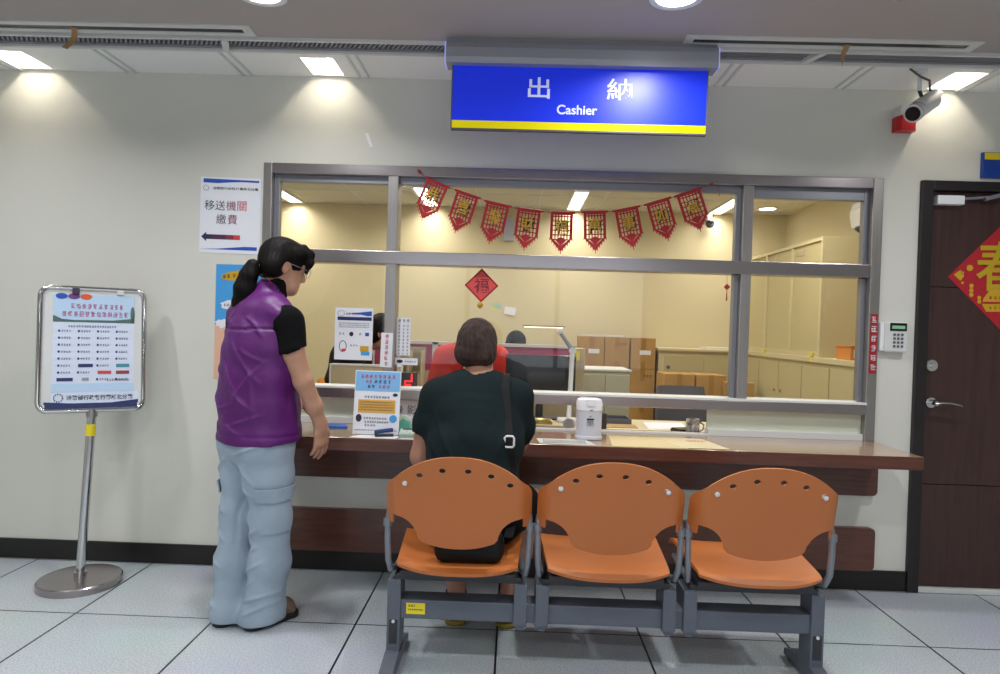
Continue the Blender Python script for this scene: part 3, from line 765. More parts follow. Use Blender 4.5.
b.build('lettering', m_navy, po)
lgm = [m_navy, mat('teal_print', '#3b8a9c', .6), m_redink, mat('brown_red_print', '#8f3b3f', .6), mat('grey_print', '#8d8f96', .6)]
for q, mi in (((-.075, -.088, 0.0, -.072), 0), ((.12, -.088, .19, -.072), 1), ((.025, -.121, .095, -.105), 2), ((.12, -.121, .19, -.105), 3), ((-.18, -.154, -.10, -.138), 0), ((-.055, -.152, -.02, -.138), 4)): b = B(); P.rect(b, *q, .0045); b.build('logo_block', lgm[mi], po)
b = B(); P.text(b, '法務部行政執行署新北分署', .04, -.232, h=.024, w=.34, d=.004, bold=.02)
for a in range(12): P.rect(b, -.17+.022*math.cos(a*.55)-.003, -.232+.018*math.sin(a*.55)-.003, -.17+.022*math.cos(a*.55)+.003, -.232+.018*math.sin(a*.55)+.003, .004)
b.build('footer_lettering', m_ink, po)
b = B(); P.rect(b, -.235, -.282, .235, -.262, .0035, 0, .002); P.poly(b, [(-.24, -.262), (.24, -.262), (.24, -.245), (.1, -.258), (-.1, -.258), (-.24, -.25)], .0035, 0, .002); b.build('navy_band', m_navy, t)
b = B(); P.rect(b, -.112, .262, -.075, .292, .012); b.build('clip', mat('purple_clip', '#3a2440', .4), t)
b = B(); P.rect(b, .12, .268, .155, .29, .012); b.build('clip', m_offw, t)
q = pb.lerp(P.p(0, -hh-.02, -.012), .875); b = B(); b.cyl(q, q+Vector((0, 0, .055)), .0215); b.build('yellow_tag', m_yellow, t, True)

# ------------------------------------------------------------------ waiting bench
t = thing('waiting_bench', 'three seat orange plastic waiting bench on a grey steel beam', 'bench', (.40, -.92, 0))
XC = [-.146, .398, .938]
def zt(s): return .703+.119*(1-min(1, abs(s)/.262)**2.3)
def zb(s):
    a = abs(s)
    if a >= .236: return .565
    if a >= .142: return .508+.092*math.sqrt(max(0, 1-((a-.236)/.094)**2))
    return .478+.030*(a/.142)**2.2
def by(s, z):
    a = abs(s); y = -1.035-(z-.48)*.24 - .012*(1-(a/.26)**2)
    if a > .212: y += ((a-.212)/.05)**1.6*.055
    return y
ss = sorted(set([-.262+.524*i/36 for i in range(37)] + [s*x for s in (-1, 1) for x in (.2355, .2365, .1425, .144, .148, .23, .259, .25, .245)]))
rows = []
for s in ss:
    a, c = zb(s), zt(s)
    if abs(s) > .255: c -= .02*((abs(s)-.255)/.007)**2
    rows.append([Vector((s, by(s, a+(c-a)*j/12), a+(c-a)*j/12)) for j in range(13)])
b = B(); b.grid(rows, thick=.007)
bmesh.ops.recalc_face_normals(b.bm, faces=b.bm.faces[:])
me = bpy.data.meshes.new('backrest'); b.bm.to_mesh(me); b.bm.free()
hb = B()
for s, z in ((-.135, .752), (-.055, .772), (.035, .772), (.115, .757), (.182, .725)):
    M = Matrix.Translation((s, by(s, z), z)) @ Matrix.Diagonal((1, 1, .75, 1)); r = bmesh.ops.create_cone(hb.bm, cap_ends=True, segments=20, radius1=.0115, radius2=.0115, depth=.12, matrix=M @ Matrix.Rotation(R(90), 4, 'X'))
hm = bpy.data.meshes.new('h'); hb.bm.to_mesh(hm); hb.bm.free()
o1 = bpy.data.objects.new('bk', me); o2 = bpy.data.objects.new('hk', hm); COL.objects.link(o1); COL.objects.link(o2)
md = o1.modifiers.new('b', 'BOOLEAN'); md.object = o2; md.operation = 'DIFFERENCE'; md.solver = 'EXACT'
back_me = bpy.data.meshes.new_from_object(o1.evaluated_get(bpy.context.evaluated_depsgraph_get()))
bpy.data.objects.remove(o1); bpy.data.objects.remove(o2)
back_me.materials.clear()
me0 = back_me
srow = []
for i in range(25):
    s = -.238+.476*i/24; a = abs(s)/.238; row = []
    for j in range(17):
        q = j/16; y0 = -1.085+.055*a**2.5; y1 = -.625-.02*a**3
        wdt = 1-.085*(1-q) ; y = y0+(y1-y0)*q
        z = .410+.022*q**.8-.012*math.sin(q*PI)*(1-a**2)+.012*a**3
        if q > .85: z -= .03*((q-.85)/.15)**2
        if q < .06: z -= .006*(1-q/.06)
        row.append(Vector((s*wdt, y, z)))
    srow.append(row)
for k, xc in enumerate(XC):
    V = Vector((xc, 0, 0))
    me = me0.copy(); me.transform(Matrix.Translation(V)); bo = link('backrest', me, m_orange, t, True)
    for s in (-.186, .186) if k != 0 else (-.186,):
        z = .722; q = V+Vector((s, by(s, z), z)); b = B(); b.lathe([(.0085, -.012), (.0085, .006), (.006, .008), (.002, .0085)], q, 16, axis=(0, -1, -.2)); b.build('rivet', m_offw, bo, True)
    b = B(); b.grid([[p+V for p in r_] for r_ in srow], thick=.012); b.build('seat', m_orange, t, True)
    for s in (-1, 1):
        b = B(); X = xc+s*.247
        b.tube([(X-s*.02, -.70, .372), (X-s*.012, -.93, .368), (X, -.985, .378), (X+s*.006, -1.008, .42), (X+s*.010, -1.012, .50), (X+s*.011, -1.010, .56), (X+s*.006, -1.000, .60)], .0115, 10)
        b.cyl((X+s*.011, -1.011, .545), (X+s*.011, -1.010, .570), .0155)
        b.build('side_tube', m_tubeg, t, True)
        b = B(); x = xc+s*.232
        if not ((k == 0 and s < 0) or (k == 2 and s > 0)):
            b.bb(x-.024, x+.024, -.985, -.86, .182, .335, bev=.004); b.prism([(x-.024, .182), (x+.024, .182), (x+.01, .164), (x-.01, .164)], lambda x_, z, dd: Vector((x_, dd, z)), -.975, -.87)
            b.bb(x-.025, x+.025, -.986, -.859, .222, .226)
            b.build('beam_bracket', m_bench, t)
        else: b.bm.free()
    b = B(); b.bb(xc-.21, xc+.21, -.99, -.74, .352, .374, bev=.006); b.bb(xc-.235, xc+.235, -.97, -.90, .332, .354, bev=.004)
    b.build('seat_support', m_dark, t)
b = B(); b.bb(-.375, 1.165, -.965, -.88, .186, .258, bev=.005); b.build('beam', m_bench, t)
tape = B(); tape.bb(-.335, -.265, -.9665, -.964, .205, .246); tape.build('yellow_sticker', m_yellow, t)
b = B(); P = Plane((-.30, -.9665, .226), (1, 0, 0), (0, 0, 1)); P.line(b, -.028, .0, .01, .008, .0012); P.line(b, -.028, .028, -.004, .006, .0012); b.build('sticker_lettering', m_ink, t)
for x in (-.380, 1.172):
    b = B(); b.bb(x-.025, x+.025, -.975, -.875, .05, .335, bev=.006)
    prof = [(-.745, .012), (-.75, .035), (-.78, .045), (-.86, .062), (-.93, .075), (-1.0, .070), (-1.10, .052), (-1.22, .030), (-1.23, .012)]
    b.prism(prof, lambda y, z, dd: Vector((dd, y, z)), x-.025, x+.025)
    lg = b.build('leg', m_bench, t)
    b = B(); b.bb(x-.015, x+.015, -.978, -.974, .098, .185); b.build('bolt_slot', m_dark, lg)
    b = B(); b.cyl((x, -.98, .18), (x, -.97, .18), .006); b.build('bolt', m_offw, lg)
    for y in (-.78, -1.19): b = B(); b.cyl((x, y, 0), (x, y, .016), .02); b.build('foot_pad', m_dark, lg)
# ------------------------------------------------------------------ things on the counter
CT = .757
def flat_sheet(name, label, cat, pts, m, z=CT, th=.0012, group=None):
    b = B(); b.prism(pts, lambda x, y, dd: Vector((x, y, dd)), z+.0003, z+.0003+th); o = b.build(name, m); tag(o, label, cat, group); return o
t = thing('counter_notice', 'white counter stand notice with blue heading and orange table, left of the seated man', 'notice', (-.60, -.30, CT))
P = Plane((-.598, -.305, CT+.150), (1, -.02, 0), (0, .12, 1))
b = B(); P.rect(b, -.108, -.147, .108, .147, .003, base=-.003); P.rect(b, -.108, -.1495, .108, -.146, .004, base=-.07); b.build('acrylic_holder', m_white, t)
b = B(); P.rect(b, -.104, -.143, .104, .143, .004, base=.003); b.build('sheet', m_paper, t)
b = B(); P.rect(b, -.104, .052, .104, .143, .005, base=.004); b.build('blue_heading', mat('light_blue_print', '#79b2e0', .6), t)
b = B(); P.rect(b, -.088, -.050, .088, .012, .005, base=.004); b.build('orange_table', mat('orange_table_print', '#d9a850', .6), t)
b = B(); P.line(b, -.085, .085, .120, .017, .006); P.line(b, -.02, .065, .096, .015, .006, 1); P.line(b, -.05, -.01, .073, .015, .006, 1); P.line(b, 0, .06, .073, .015, .006); P.line(b, -.06, -.025, .096, .015, .006)
b.build('title', [m_redink, m_navy], t)
b = B(); P.line(b, -.06, .06, .024, .011, .005); P.line(b, -.06, .05, -.075, .010, .005); P.line(b, -.055, .06, -.092, .010, .005); P.line(b, -.055, .0, -.107, .010, .005); P.line(b, -.1, .1, -.130, .006, .005)
for y in (.0, -.012, -.024, -.036): P.line(b, -.082, .082, y, .006, .0062)
P.poly(b, oval(-.082, -.075, .014, .018), .005); P.poly(b, oval(.085, .036, .012, .008), .005); b.build('lettering', m_ink, t)
b = B(); P.poly(b, oval(.08, -.075, .018, .018), .005); b.build('blue_emblem', m_skyink, t)

t = thing('recording_notice', 'white card with dark red characters on the low frosted panel beside the counter notice', 'notice', (-.47, .01, .80))
P = Plane((-.475, .0195, .838), (1, 0, 0), (0, 0, 1))
b = B(); P.rect(b, -.12, -.046, .095, .046, .0015); b.build('sheet', m_paper, t)
b = B(); [P.text(b, c, -.075+.068*k, -.002, h=.046, d=.0025, mi=(0 if k < 2 else 1)) for k, c in enumerate('錄影中')]; b.build('lettering', [mat('plum_print', '#6d4a66', .6), m_redink], t)

t = thing('stapler', 'dark blue stapler lying on papers in front of the counter notice', 'stapler', (-.56, -.36, CT))
b = B(); b.box((-.548, -.372, CT+.008), (.085, .026, .010), Matrix.Rotation(R(18), 3, 'Z'), bev=.003); b.build('base', m_dark, t)
b = B(); b.box((-.548, -.372, CT+.028), (.082, .024, .018), Matrix.Rotation(R(18), 3, 'Z') @ Matrix.Rotation(R(-6), 3, 'Y'), bev=.006); b.cyl((-.583, -.383, CT+.01), (-.583, -.383, CT+.03), .008); b.build('arm', mat('blue_stapler_plastic', '#243a6e', .35), t)
t = thing('tape_dispenser', 'teal tape dispenser on the counter right of the counter notice', 'tape dispenser', (-.47, -.24, CT))
b = B(); b.prism([(-.055, 0), (.05, 0), (.05, .018), (.02, .03), (.012, .06), (-.012, .07), (-.04, .055), (-.055, .03)], lambda x, z, dd: Vector((-.468+x, dd, CT+z)), -.262, -.215); b.build('body', mat('teal_plastic', '#5fae9f', .4), t)
b = B(); b.lathe([(.012, -.012), (.028, -.012), (.028, .012), (.012, .012)], (-.482, -.238, CT+.058), 24, axis=(0, 1, 0)); b.build('tape_roll', mat('clear_tape', '#c9d6c4', .3), t, True)
t = thing('calculator', 'pale green calculator on the counter beside the man in black', 'calculator', (-.43, -.32, CT))
b = B(); b.box((-.425, -.335, CT+.014), (.115, .10, .022), Matrix.Rotation(R(6), 3, 'Z') @ Matrix.Rotation(R(7), 3, 'X'), bev=.005); b.build('body', mat('pale_green_plastic', '#9fb5a8', .45), t)
b = B(); b.box((-.428, -.305, CT+.028), (.09, .022, .004), Matrix.Rotation(R(6), 3, 'Z') @ Matrix.Rotation(R(7), 3, 'X'), bev=.001); b.build('display', m_dark, t)
for i in range(4):
    for j in range(3): b = B(); b.box((-.463+.024*i, -.332-.018*j, CT+.0255-.0022*j), (.015, .011, .005), bev=.002); b.build('key', m_offw, t)
flat_sheet('document', 'white printed form at the counter edge under the blue stapler', 'document', [(-.70, -.415), (-.49, -.418), (-.475, -.345), (-.66, -.342)], m_paper)
flat_sheet('document', 'pale form lying beside the calculator at the seated man', 'document', [(-.475, -.42), (-.33, -.42), (-.34, -.355), (-.46, -.35)], mat('pale_form_paper', '#cfd2cf', .6))
flat_sheet('folder', 'blue folder on the counter beside the standing woman\'s hand', 'folder', [(-.87, -.17), (-.77, -.16), (-.80, -.07), (-.89, -.08)], mat('bright_blue_folder', '#3c78d8', .4), th=.008)

o = flat_sheet('document', 'grey printed form under clear plastic in front of the white canister', 'document', [(.165, -.405), (.42, -.405), (.385, -.27), (.155, -.27)], mat('grey_form_paper', '#c6c9c4', .5))
P = Plane((.28, -.34, CT+.0016), (1, 0, 0), (0, 1, 0))
b = B()
for y in (-.045, -.025, -.005, .015, .035): P.line(b, -.10, .10, y, .008, .0012)
b.build('lettering', m_dkgrey, o)
o = flat_sheet('document', 'wide cream sheet on the counter right of the white canister', 'document', [(.49, -.415), (.83, -.41), (.79, -.12), (.515, -.12)], mat('cream_board', '#d6c496', .4))
o = flat_sheet('document', 'cream form with a red stamp at the right end of the counter papers', 'document', [(.80, -.408), (1.02, -.405), (.965, -.13), (.755, -.13)], mat('pale_cream_board', '#dccda6', .4), z=CT+.0014)
P = Plane((.90, -.24, CT+.0032), (1, 0, 0), (0, 1, 0))
b = B(); P.line(b, -.03, .07, .035, .012, .001); P.line(b, -.03, .05, .01, .012, .001); b.build('red_stamp', m_redink, o)

# white canister
t = thing('white_canister', 'white oval plastic canister with small black printing on the counter', 'canister', (.40, -.235, CT))
def cring(rx, ry, z, n=40): return [(.402+rx*(abs(math.cos(2*PI*i/n))**.75)*(1 if math.cos(2*PI*i/n) >= 0 else -1), -.235+ry*(abs(math.sin(2*PI*i/n))**.75)*(1 if math.sin(2*PI*i/n) >= 0 else -1), z) for i in range(n)]
def stack(b, rings, mi=0):
    V = [[b.bm.verts.new(p) for p in r_] for r_ in rings]; n = len(V[0])
    for A, C in zip(V, V[1:]):
        for k in range(n): f = b.bm.faces.new((A[k], A[(k+1) % n], C[(k+1) % n], C[k])); f.material_index = mi
    b.bm.faces.new(V[0]); b.bm.faces.new(V[-1])
m_can = mat('milky_white_plastic', '#c3c5cd', .3, spec=.5)
b = B(); stack(b, [cring(.058, .040, CT), cring(.064, .045, CT+.004), cring(.064, .045, CT+.016), cring(.060, .042, CT+.019), cring(.060, .042, CT+.140)]); b.build('body', m_can, t, True)
b = B(); stack(b, [cring(.0615, .0435, CT+.140), cring(.0615, .0435, CT+.176), cring(.057, .040, CT+.190), cring(.045, .030, CT+.195)]); b.build('lid', m_white, t, True)
P = Plane((.402, -.2785, CT+.10), (1, 0, 0), (0, 0, 1))
b = B(); P.poly(b, [(-.020, .092), (.030, .092), (.024, .062), (-.012, .062)], .004, base=-.006); b.build('flap', m_white, t)
b = B(); P.poly(b, [(-.002, .012), (.006, .012), (.002, .018)], .002); P.rect(b, -.015, -.004, .019, .003, .002); P.line(b, -.012, .016, -.010, .005, .002)
for q in (-.006, .010): 
    for a in range(12): P.rect(b, q-.0012+.0068*math.cos(a*.524), -.022-.001+.008*math.sin(a*.524), q+.0012+.0068*math.cos(a*.524), -.022+.001+.008*math.sin(a*.524), .002)
P.rect(b, .000, .041, .012, .044, .002); b.build('lettering', m_ink, t)

# ------------------------------------------------------------------ office furniture
DT = .735
t = thing('office_desk', 'long cream office desk behind the service counter', 'desk', (.3, .6, 0))
b = B(); b.bb(-1.28, 1.86, .122, .70, DT-.03, DT, bev=.004); b.build('desk_top', mat('cream_laminate', '#cfc3a2', .35), t)
for x in (-1.24, .30, 1.82): b = B(); b.bb(x-.02, x+.02, .16, .67, 0, DT-.03, bev=.003); b.build('side_panel', m_cream, t)

def partition(x0, x1, y, label):
    t = thing('desk_partition', label, 'partition', ((x0+x1)/2, y, 0), 'office desk partitions')
    z1 = 1.157
    b = B(); b.bb(x0+.02, x1-.02, y-.018, y+.018, .95, z1-.018); b.build('magenta_panel', m_magenta, t)
    b = B(); b.bb(x0+.02, x1-.02, y-.018, y+.018, .05, .95); b.build('beige_panel', m_beigep, t)
    b = B()
    for x in (x0, x1-.02): b.bb(x, x+.02, y-.025, y+.025, 0, z1)
    b.bb(x0, x1, y-.025, y+.025, z1-.018, z1+.004); b.build('frame', m_offw, t)
partition(-.985, -.53, 1.40, 'low magenta office partition left of the seated man, behind the tall narrow notice')
partition(-.53, .470, 1.40, 'low magenta office partition behind the black monitor')
t = thing('partition_post', 'beige partition end post with yellow tag beside the desk lamp', 'partition', (.5, 1.38, 0))
b = B(); b.bb(.473, .542, 1.32, 1.44, 0, 1.145, bev=.005); b.bb(.487, .490, 1.316, 1.32, .75, 1.14); b.bb(.512, .515, 1.316, 1.32, .75, 1.14); b.build('post', m_beigep, t)
b = B(); b.bb(.479, .505, 1.312, 1.319, 1.06, 1.125); b.build('yellow_tag', m_yellow, t)
t = thing('document_rack', 'beige document rack standing on the desk behind the white column notice', 'rack', (-.62, .6, DT))
b = B()
for x in (-.735, -.66, -.585, -.51): b.bb(x-.005, x+.005, .50, .68, DT, 1.12)
b.bb(-.74, -.505, .67, .68, DT, 1.14); b.bb(-.74, -.505, .50, .68, DT, DT+.012); b.build('shelf_frame', m_beigep, t)
b = B()
for i in range(6): b.box((-.715+.037*i, .585, DT+.135), (.024, .15, .24), bev=.002)
b.build('binders', mat('beige_binder', '#c3b58d', .6), t)
t = thing('desk_divider', 'beige desk divider standing on the office desk behind the white glass notice', 'divider', (-.80, .38, DT))
b = B(); b.bb(-1.005, -.60, .37, .39, DT+.01, 1.035, bev=.003); b.build('panel', m_beigep, t)
b = B(); b.bb(-1.012, -1.0, .365, .395, DT, 1.04, bev=.002); b.bb(-.605, -.595, .365, .395, DT, 1.04, bev=.002); b.bb(-1.0, -.605, .365, .395, 1.03, 1.042, bev=.002); b.build('frame', m_offw, t)
for x in (-.95, -.66): b = B(); b.bb(x-.012, x+.012, .33, .43, DT, DT+.012, bev=.003); b.build('foot', m_offw, t)
t = thing('black_monitor', 'large black computer monitor on the desk behind the service window', 'monitor', (.21, .60, DT))
b = B(); b.box((.20, .60, 1.005), (.42, .045, .225), Matrix.Rotation(R(3), 3, 'Z'), bev=.006); b.build('screen', m_screen, t)
b = B(); b.box((.20, .577, 1.005), (.37, .006, .18), Matrix.Rotation(R(3), 3, 'Z'), bev=.002); b.build('rear_cover', m_screen, t)
b = B(); b.cyl((.20, .63, DT+.01), (.20, .63, 1.0), .022); b.box((.20, .62, DT+.006), (.22, .17, .012), bev=.004); b.build('stand', m_dark, t)
t = thing('desk_lamp', 'white jointed desk lamp with flat LED head beside the monitor', 'desk lamp', (.37, .52, DT))
b = B(); b.cyl((.375, .50, DT), (.375, .50, DT+.018), .075, bev=.004); b.build('base', m_white, t, True)
b = B(); b.tube([(.368, .50, DT+.01), (.374, .50, .95), (.378, .50, 1.155)], .0135, 12); b.build('lower_arm', m_white, t, True)
b = B(); b.tube([(.380, .50, 1.150), (.345, .50, 1.20), (.300, .50, 1.262)], .012, 12); b.build('upper_arm', m_alu, t, True)
b = B(); b.cyl((.379, .475, 1.152), (.379, .525, 1.152), .020); b.cyl((.30, .48, 1.262), (.30, .52, 1.262), .015); b.build('joint', m_white, t, True)
b = B(); b.box((.205, .50, 1.290), (.245, .07, .010), bev=.004); b.cyl((.30, .50, 1.262), (.298, .50, 1.288), .008); b.build('lamp_head', mat('lamp_head_grey', '#9d9588', .4, metal=.3), t)
b = B(); b.box((.205, .50, 1.2835), (.225, .055, .003)); b.build('led_strip', mat('led_strip', '#fff6e6', .5, emit=3, ecol='#fff3dd'), t)

t = thing('led_display', 'small black number display with red digits behind the left glass pane', 'display', (-.52, .12, DT))
b = B(); b.box((-.535, .115, .978), (.125, .03, .088), bev=.004); b.build('casing', m_dark, t)
b = B(); b.cyl((-.535, .12, DT+.008), (-.535, .12, .94), .010); b.box((-.535, .13, DT+.005), (.09, .07, .01), bev=.003); b.build('stand', m_dark, t)
P = Plane((-.535, .0995, .978), (1, 0, 0), (0, 0, 1))
b = B()
for (x, y, w_, h_) in ((.035, .018, .008, .040), (.02, -.002, .040, .008), (.0, -.012, .008, .022), (.015, -.020, .034, .008), (-.035, .0, .03, .004)): P.rect(b, x-w_/2, y-h_/2, x+w_/2, y+h_/2, .002)
b.build('digits', mat('red_led', '#ff2a2a', .5, emit=.9), t)

# clutter on the desk, seen through the pass-through
def item(name, label, cat, fn, m, smooth=True):
    b = B(); fn(b); return tag(b.build(name, m, None, smooth), label, cat)
t = thing('thermos', 'gold thermos flask lying on the desk behind the pass-through', 'flask', (.16, .2, DT+.03))
b = B(); b.lathe([(.024, 0), (.028, .006), (.028, .095), (.020, .11)], (.145, .20, DT+.029), 24, axis=(1, .05, 0)); b.build('body', mat('champagne_metal', '#c2ab6a', .3, metal=.7), t, True)
b = B(); b.lathe([(.021, 0), (.021, .035), (.016, .04)], (.098, .198, DT+.029), 24, axis=(1, .05, 0)); b.build('cap', m_chrome, t, True)
item('tape_roll', 'white roll of tape standing on the desk just left of the canister', 'tape', lambda b: b.lathe([(.020, -.02), (.032, -.02), (.032, .02), (.020, .02), (.020, -.02)], (.345, .17, DT+.034), 28, axis=(.3, 1, 0)), m_paper)
item('telephone_handset', 'cream telephone handset lying on the desk behind the pass-through', 'telephone', lambda b: (b.box((.235, .13, DT+.02), (.15, .035, .022), bev=.009), b.box((.172, .13, DT+.014), (.035, .04, .026), bev=.009), b.box((.298, .13, DT+.014), (.035, .04, .026), bev=.009)), mat('cream_plastic', '#cdbf9b', .4))
item('coiled_cable', 'black coiled cable on the desk left of the gold flask', 'cable', lambda b: b.tube([(.035+.04*math.cos(a*.5)+.0005*a, .165+.035*math.sin(a*.5), DT+.008+.0016*a) for a in range(30)], .004, 8), m_screen)
item('pen_cup', 'dark grey pen cup on the desk just right of the white canister', 'cup', lambda b: b.lathe([(.026, 0), (.032, .095), (.029, .095), (.024, .01)], (.515, .16, DT), 28), m_dkgrey)
item('clipboard', 'brown clipboard on the desk right of the dark pen cup', 'clipboard', lambda b: (b.box((.63, .36, DT+.004), (.22, .13, .005), bev=.002), b.box((.535, .36, DT+.011), (.02, .07, .010), bev=.003)), mat('brown_board', '#a98654', .6), False)
item('tray', 'grey plastic tray further back on the desk behind the clipboard', 'tray', lambda b: (b.box((.60, .57, DT+.004), (.26, .18, .006), bev=.002), b.box((.60, .48, DT+.014), (.26, .008, .028), bev=.003), b.box((.60, .66, DT+.014), (.26, .008, .028), bev=.003), b.box((.47, .57, DT+.014), (.008, .18, .028), bev=.003), b.box((.73, .57, DT+.014), (.008, .18, .028), bev=.003)), m_dkgrey, False)
flat_sheet('document', 'white paper on the office desk near the chair', 'document', [(.80, .30), (1.03, .32), (1.05, .60), (.82, .58)], m_paper, z=DT)
flat_sheet('document', 'cream paper on the office desk behind the sill strip', 'document', [(.58, .135), (.84, .14), (.82, .30), (.56, .29)], mat('cream_paper', '#d9cba3', .6), z=DT+.001)
item('marker_box', 'flat black card box on the desk near the pass-through right edge', 'box', lambda b: (b.box((.965, .21, DT+.012), (.11, .08, .022), Matrix.Rotation(R(20), 3, 'Z'), bev=.003), b.box((.965, .21, DT+.0245), (.10, .07, .003), Matrix.Rotation(R(20), 3, 'Z'), bev=.001)), m_screen, False)
t = thing('patterned_mug', 'black and white patterned mug at the right end of the pass-through', 'mug', (1.005, .17, DT))
m_mug = mat('mug_speckle', '#cfcac6', .35, noise=.9, nscale=50)
b = B(); b.lathe([(.030, 0), (.034, .006), (.035, .085), (.032, .085), (.030, .01)], (1.000, .155, DT), 28); b.build('body', m_mug, t, True)
b = B(); b.tube([(1.034, .155, DT+.02), (1.055, .155, DT+.03), (1.058, .155, DT+.055), (1.034, .155, DT+.07)], .005); b.build('handle', m_mug, t, True)
t = thing('tape_caddy', 'green plastic caddy with clips on the desk behind the right pane', 'caddy', (1.53, .61, DT))
b = B(); b.box((1.53, .61, DT+.065), (.14, .10, .13), bev=.008); b.build('tray', mat('dull_green_plastic', '#74917c', .45), t)
b = B(); b.tube([(1.49, .61, DT+.13), (1.48, .60, DT+.17), (1.51, .61, DT+.15), (1.57, .61, DT+.145)], .008); b.tube([(1.51, .61, DT+.13), (1.53, .60, DT+.155), (1.59, .62, DT+.14)], .007); b.build('clips', m_chrome, t, True)

# office chair behind the counter
t = thing('office_chair', 'dark grey office chair pushed up behind the service counter', 'chair', (1.22, 1.22, 0))
b = B()
pts = [[Vector((1.22+s*.19*(1-.12*q*q), 1.22+.03*(1-(s*s))+.10*q, .50+.395*q)) for q in [j/8 for j in range(9)]] for s in [-1+i/6 for i in range(13)]]
b.grid(pts, thick=.045); b.build('backrest', m_dkgrey, t, True)
b = B(); b.box((1.22, 1.05, .46), (.44, .42, .07), bev=.03); b.build('seat', m_dark, t, True)
b = B(); b.cyl((1.22, 1.05, .10), (1.22, 1.05, .43), .025); b.tube([(1.22, 1.10, .43), (1.22, 1.26, .44), (1.22, 1.28, .60)], .018); b.build('column', m_dark, t, True)
for k in range(5):
    a = R(72*k+18); b = B(); b.tube([(1.22, 1.05, .11), (1.22+.26*math.cos(a), 1.05+.26*math.sin(a), .065)], [.022, .014]); lg = b.build('leg', m_dark, t, True)
    b = B(); b.cyl((1.22+.26*math.cos(a)-.015, 1.05+.26*math.sin(a), .028), (1.22+.26*math.cos(a)+.015, 1.05+.26*math.sin(a), .028), .028); b.build('caster', m_screen, lg, True)

t = thing('white_cabinet', 'cream low metal cabinet in front of the cardboard box stack', 'cabinet', (.72, 1.75, 0))
b = B(); b.bb(.535, .905, 1.55, 1.95, .02, .972, bev=.008); b.build('body', mat('pale_grey_cabinet', '#bdbaa0', .5), t)
b = B(); b.bb(.525, .915, 1.54, 1.96, .972, .99, bev=.005); b.build('top', m_offw, t)
for x0, x1 in ((.545, .718), (.722, .895)): b = B(); b.bb(x0, x1, 1.536, 1.552, .05, .95, bev=.003); dd = b.build('door', mat('pale_grey_cabinet_door', '#b7b49a', .5), t); b = B(); b.bb(x1-.03 if x0 < .6 else x0+.018, x1-.018 if x0 < .6 else x0+.03, 1.524, 1.538, .5, .6, bev=.002); b.build('handle', m_alu, dd)

# cardboard boxes
def carton(x, y, z, w_, d_, h_, label, group, sticker=0, mark=0):
    t = thing('cardboard_box', label, 'cardboard box', (x, y, z), group)
    b = B(); b.box((x, y, z+h_/2), (w_-.004, d_, h_-.003), bev=.004); b.build('carton', m_card, t)
    b = B(); b.bb(x-.022, x+.022, y-d_/2-.001, y+d_/2, z+h_-.0025, z+h_-.0005); b.bb(x-.022, x+.022, y-d_/2-.0012, y-d_/2, z+h_*.62, z+h_-.002); b.bb(x-.022, x+.022, y-d_/2-.0012, y-d_/2, z+.004, z+h_*.25); b.build('packing_tape', m_tape, t)
    if sticker: b = B(); b.bb(x-w_*.22+.02*sticker, x+w_*.22+.02*sticker, y-d_/2-.002, y-d_/2, z+h_*.46, z+h_*.60); b.build('paper_label', m_paper, t)
    if mark: b = B(); P = Plane((x+w_*.2, y-d_/2-.0005, z+h_*.78), (1, 0, 0), (0, 0, 1)); P.line(b, -.045, .045, 0, .024, .001); b.build('printed_mark', m_ink, t)
    return t
cols = [(.80, 'left'), (1.045, 'middle'), (1.30, 'right')]
for x, nm in cols:
    for k in range(4):
        rowl = ('lowest row', 'third row down', 'second row down', 'top row')[k]
        carton(x, 3.28, .304*k, .243, .32, .304, f'brown cardboard box in the {rowl} of the stack, {nm} column', 'cardboard boxes stacked by the office back wall', sticker=(1 if (k == 3 and nm != 'middle') else 0), mark=(1 if (k == 3 and nm == 'middle') or (k == 2 and nm != 'middle') else 0))
flat_sheet('papers', 'loose papers lying on top of the cardboard box stack', 'papers', [(.70, 3.14), (1.12, 3.15), (1.14, 3.4), (.72, 3.38)], m_offw, z=1.216, th=.018)
for k in range(2):
    for x, nm in ((1.52, 'left'), (1.80, 'middle'), (2.07, 'right')):
        if nm == 'right' and k == 1: continue
        carton(x, 2.72, .455*k, .272, .34, .455, f'large tan cardboard box in front of the credenza, {"upper" if k else "lower"} row, {nm} column', 'cardboard boxes in front of the credenza', sticker=(1 if k else 0))
carton(2.02, 2.50, 0, .26, .09, .86, 'tall slim cardboard box with white label at the right of the credenza boxes', 'cardboard boxes in front of the credenza', sticker=-1)

# credenza along the back wall
t = thing('credenza', 'cream sliding door credenza along the office back wall', 'cabinet', (1.85, 3.3, 0))
b = B(); b.bb(1.45, 2.30, 3.10, 3.58, .03, 1.10, bev=.004); b.build('body', m_cream, t)
b = B(); b.bb(1.43, 2.32, 3.06, 3.59, 1.10, 1.125, bev=.004); b.build('top', m_cream, t)
for x0, x1, y in ((1.50, 1.90, 3.09), (1.88, 2.27, 3.075)):
    b = B(); b.bb(x0, x1, y, y+.015, .08, 1.06, bev=.003); dd = b.build('sliding_door', m_creamd, t); b = B(); b.cyl((x0+.04 if x0 < 1.8 else x1-.04, y-.004, .94), (x0+.04 if x0 < 1.8 else x1-.04, y+.002, .94), .018); b.build('handle', m_dkgrey, dd)
flat_sheet('papers', 'white papers lying on the credenza top', 'papers', [(1.92, 3.15), (2.24, 3.16), (2.26, 3.38), (1.90, 3.36)], m_offw, z=1.125, th=.02)

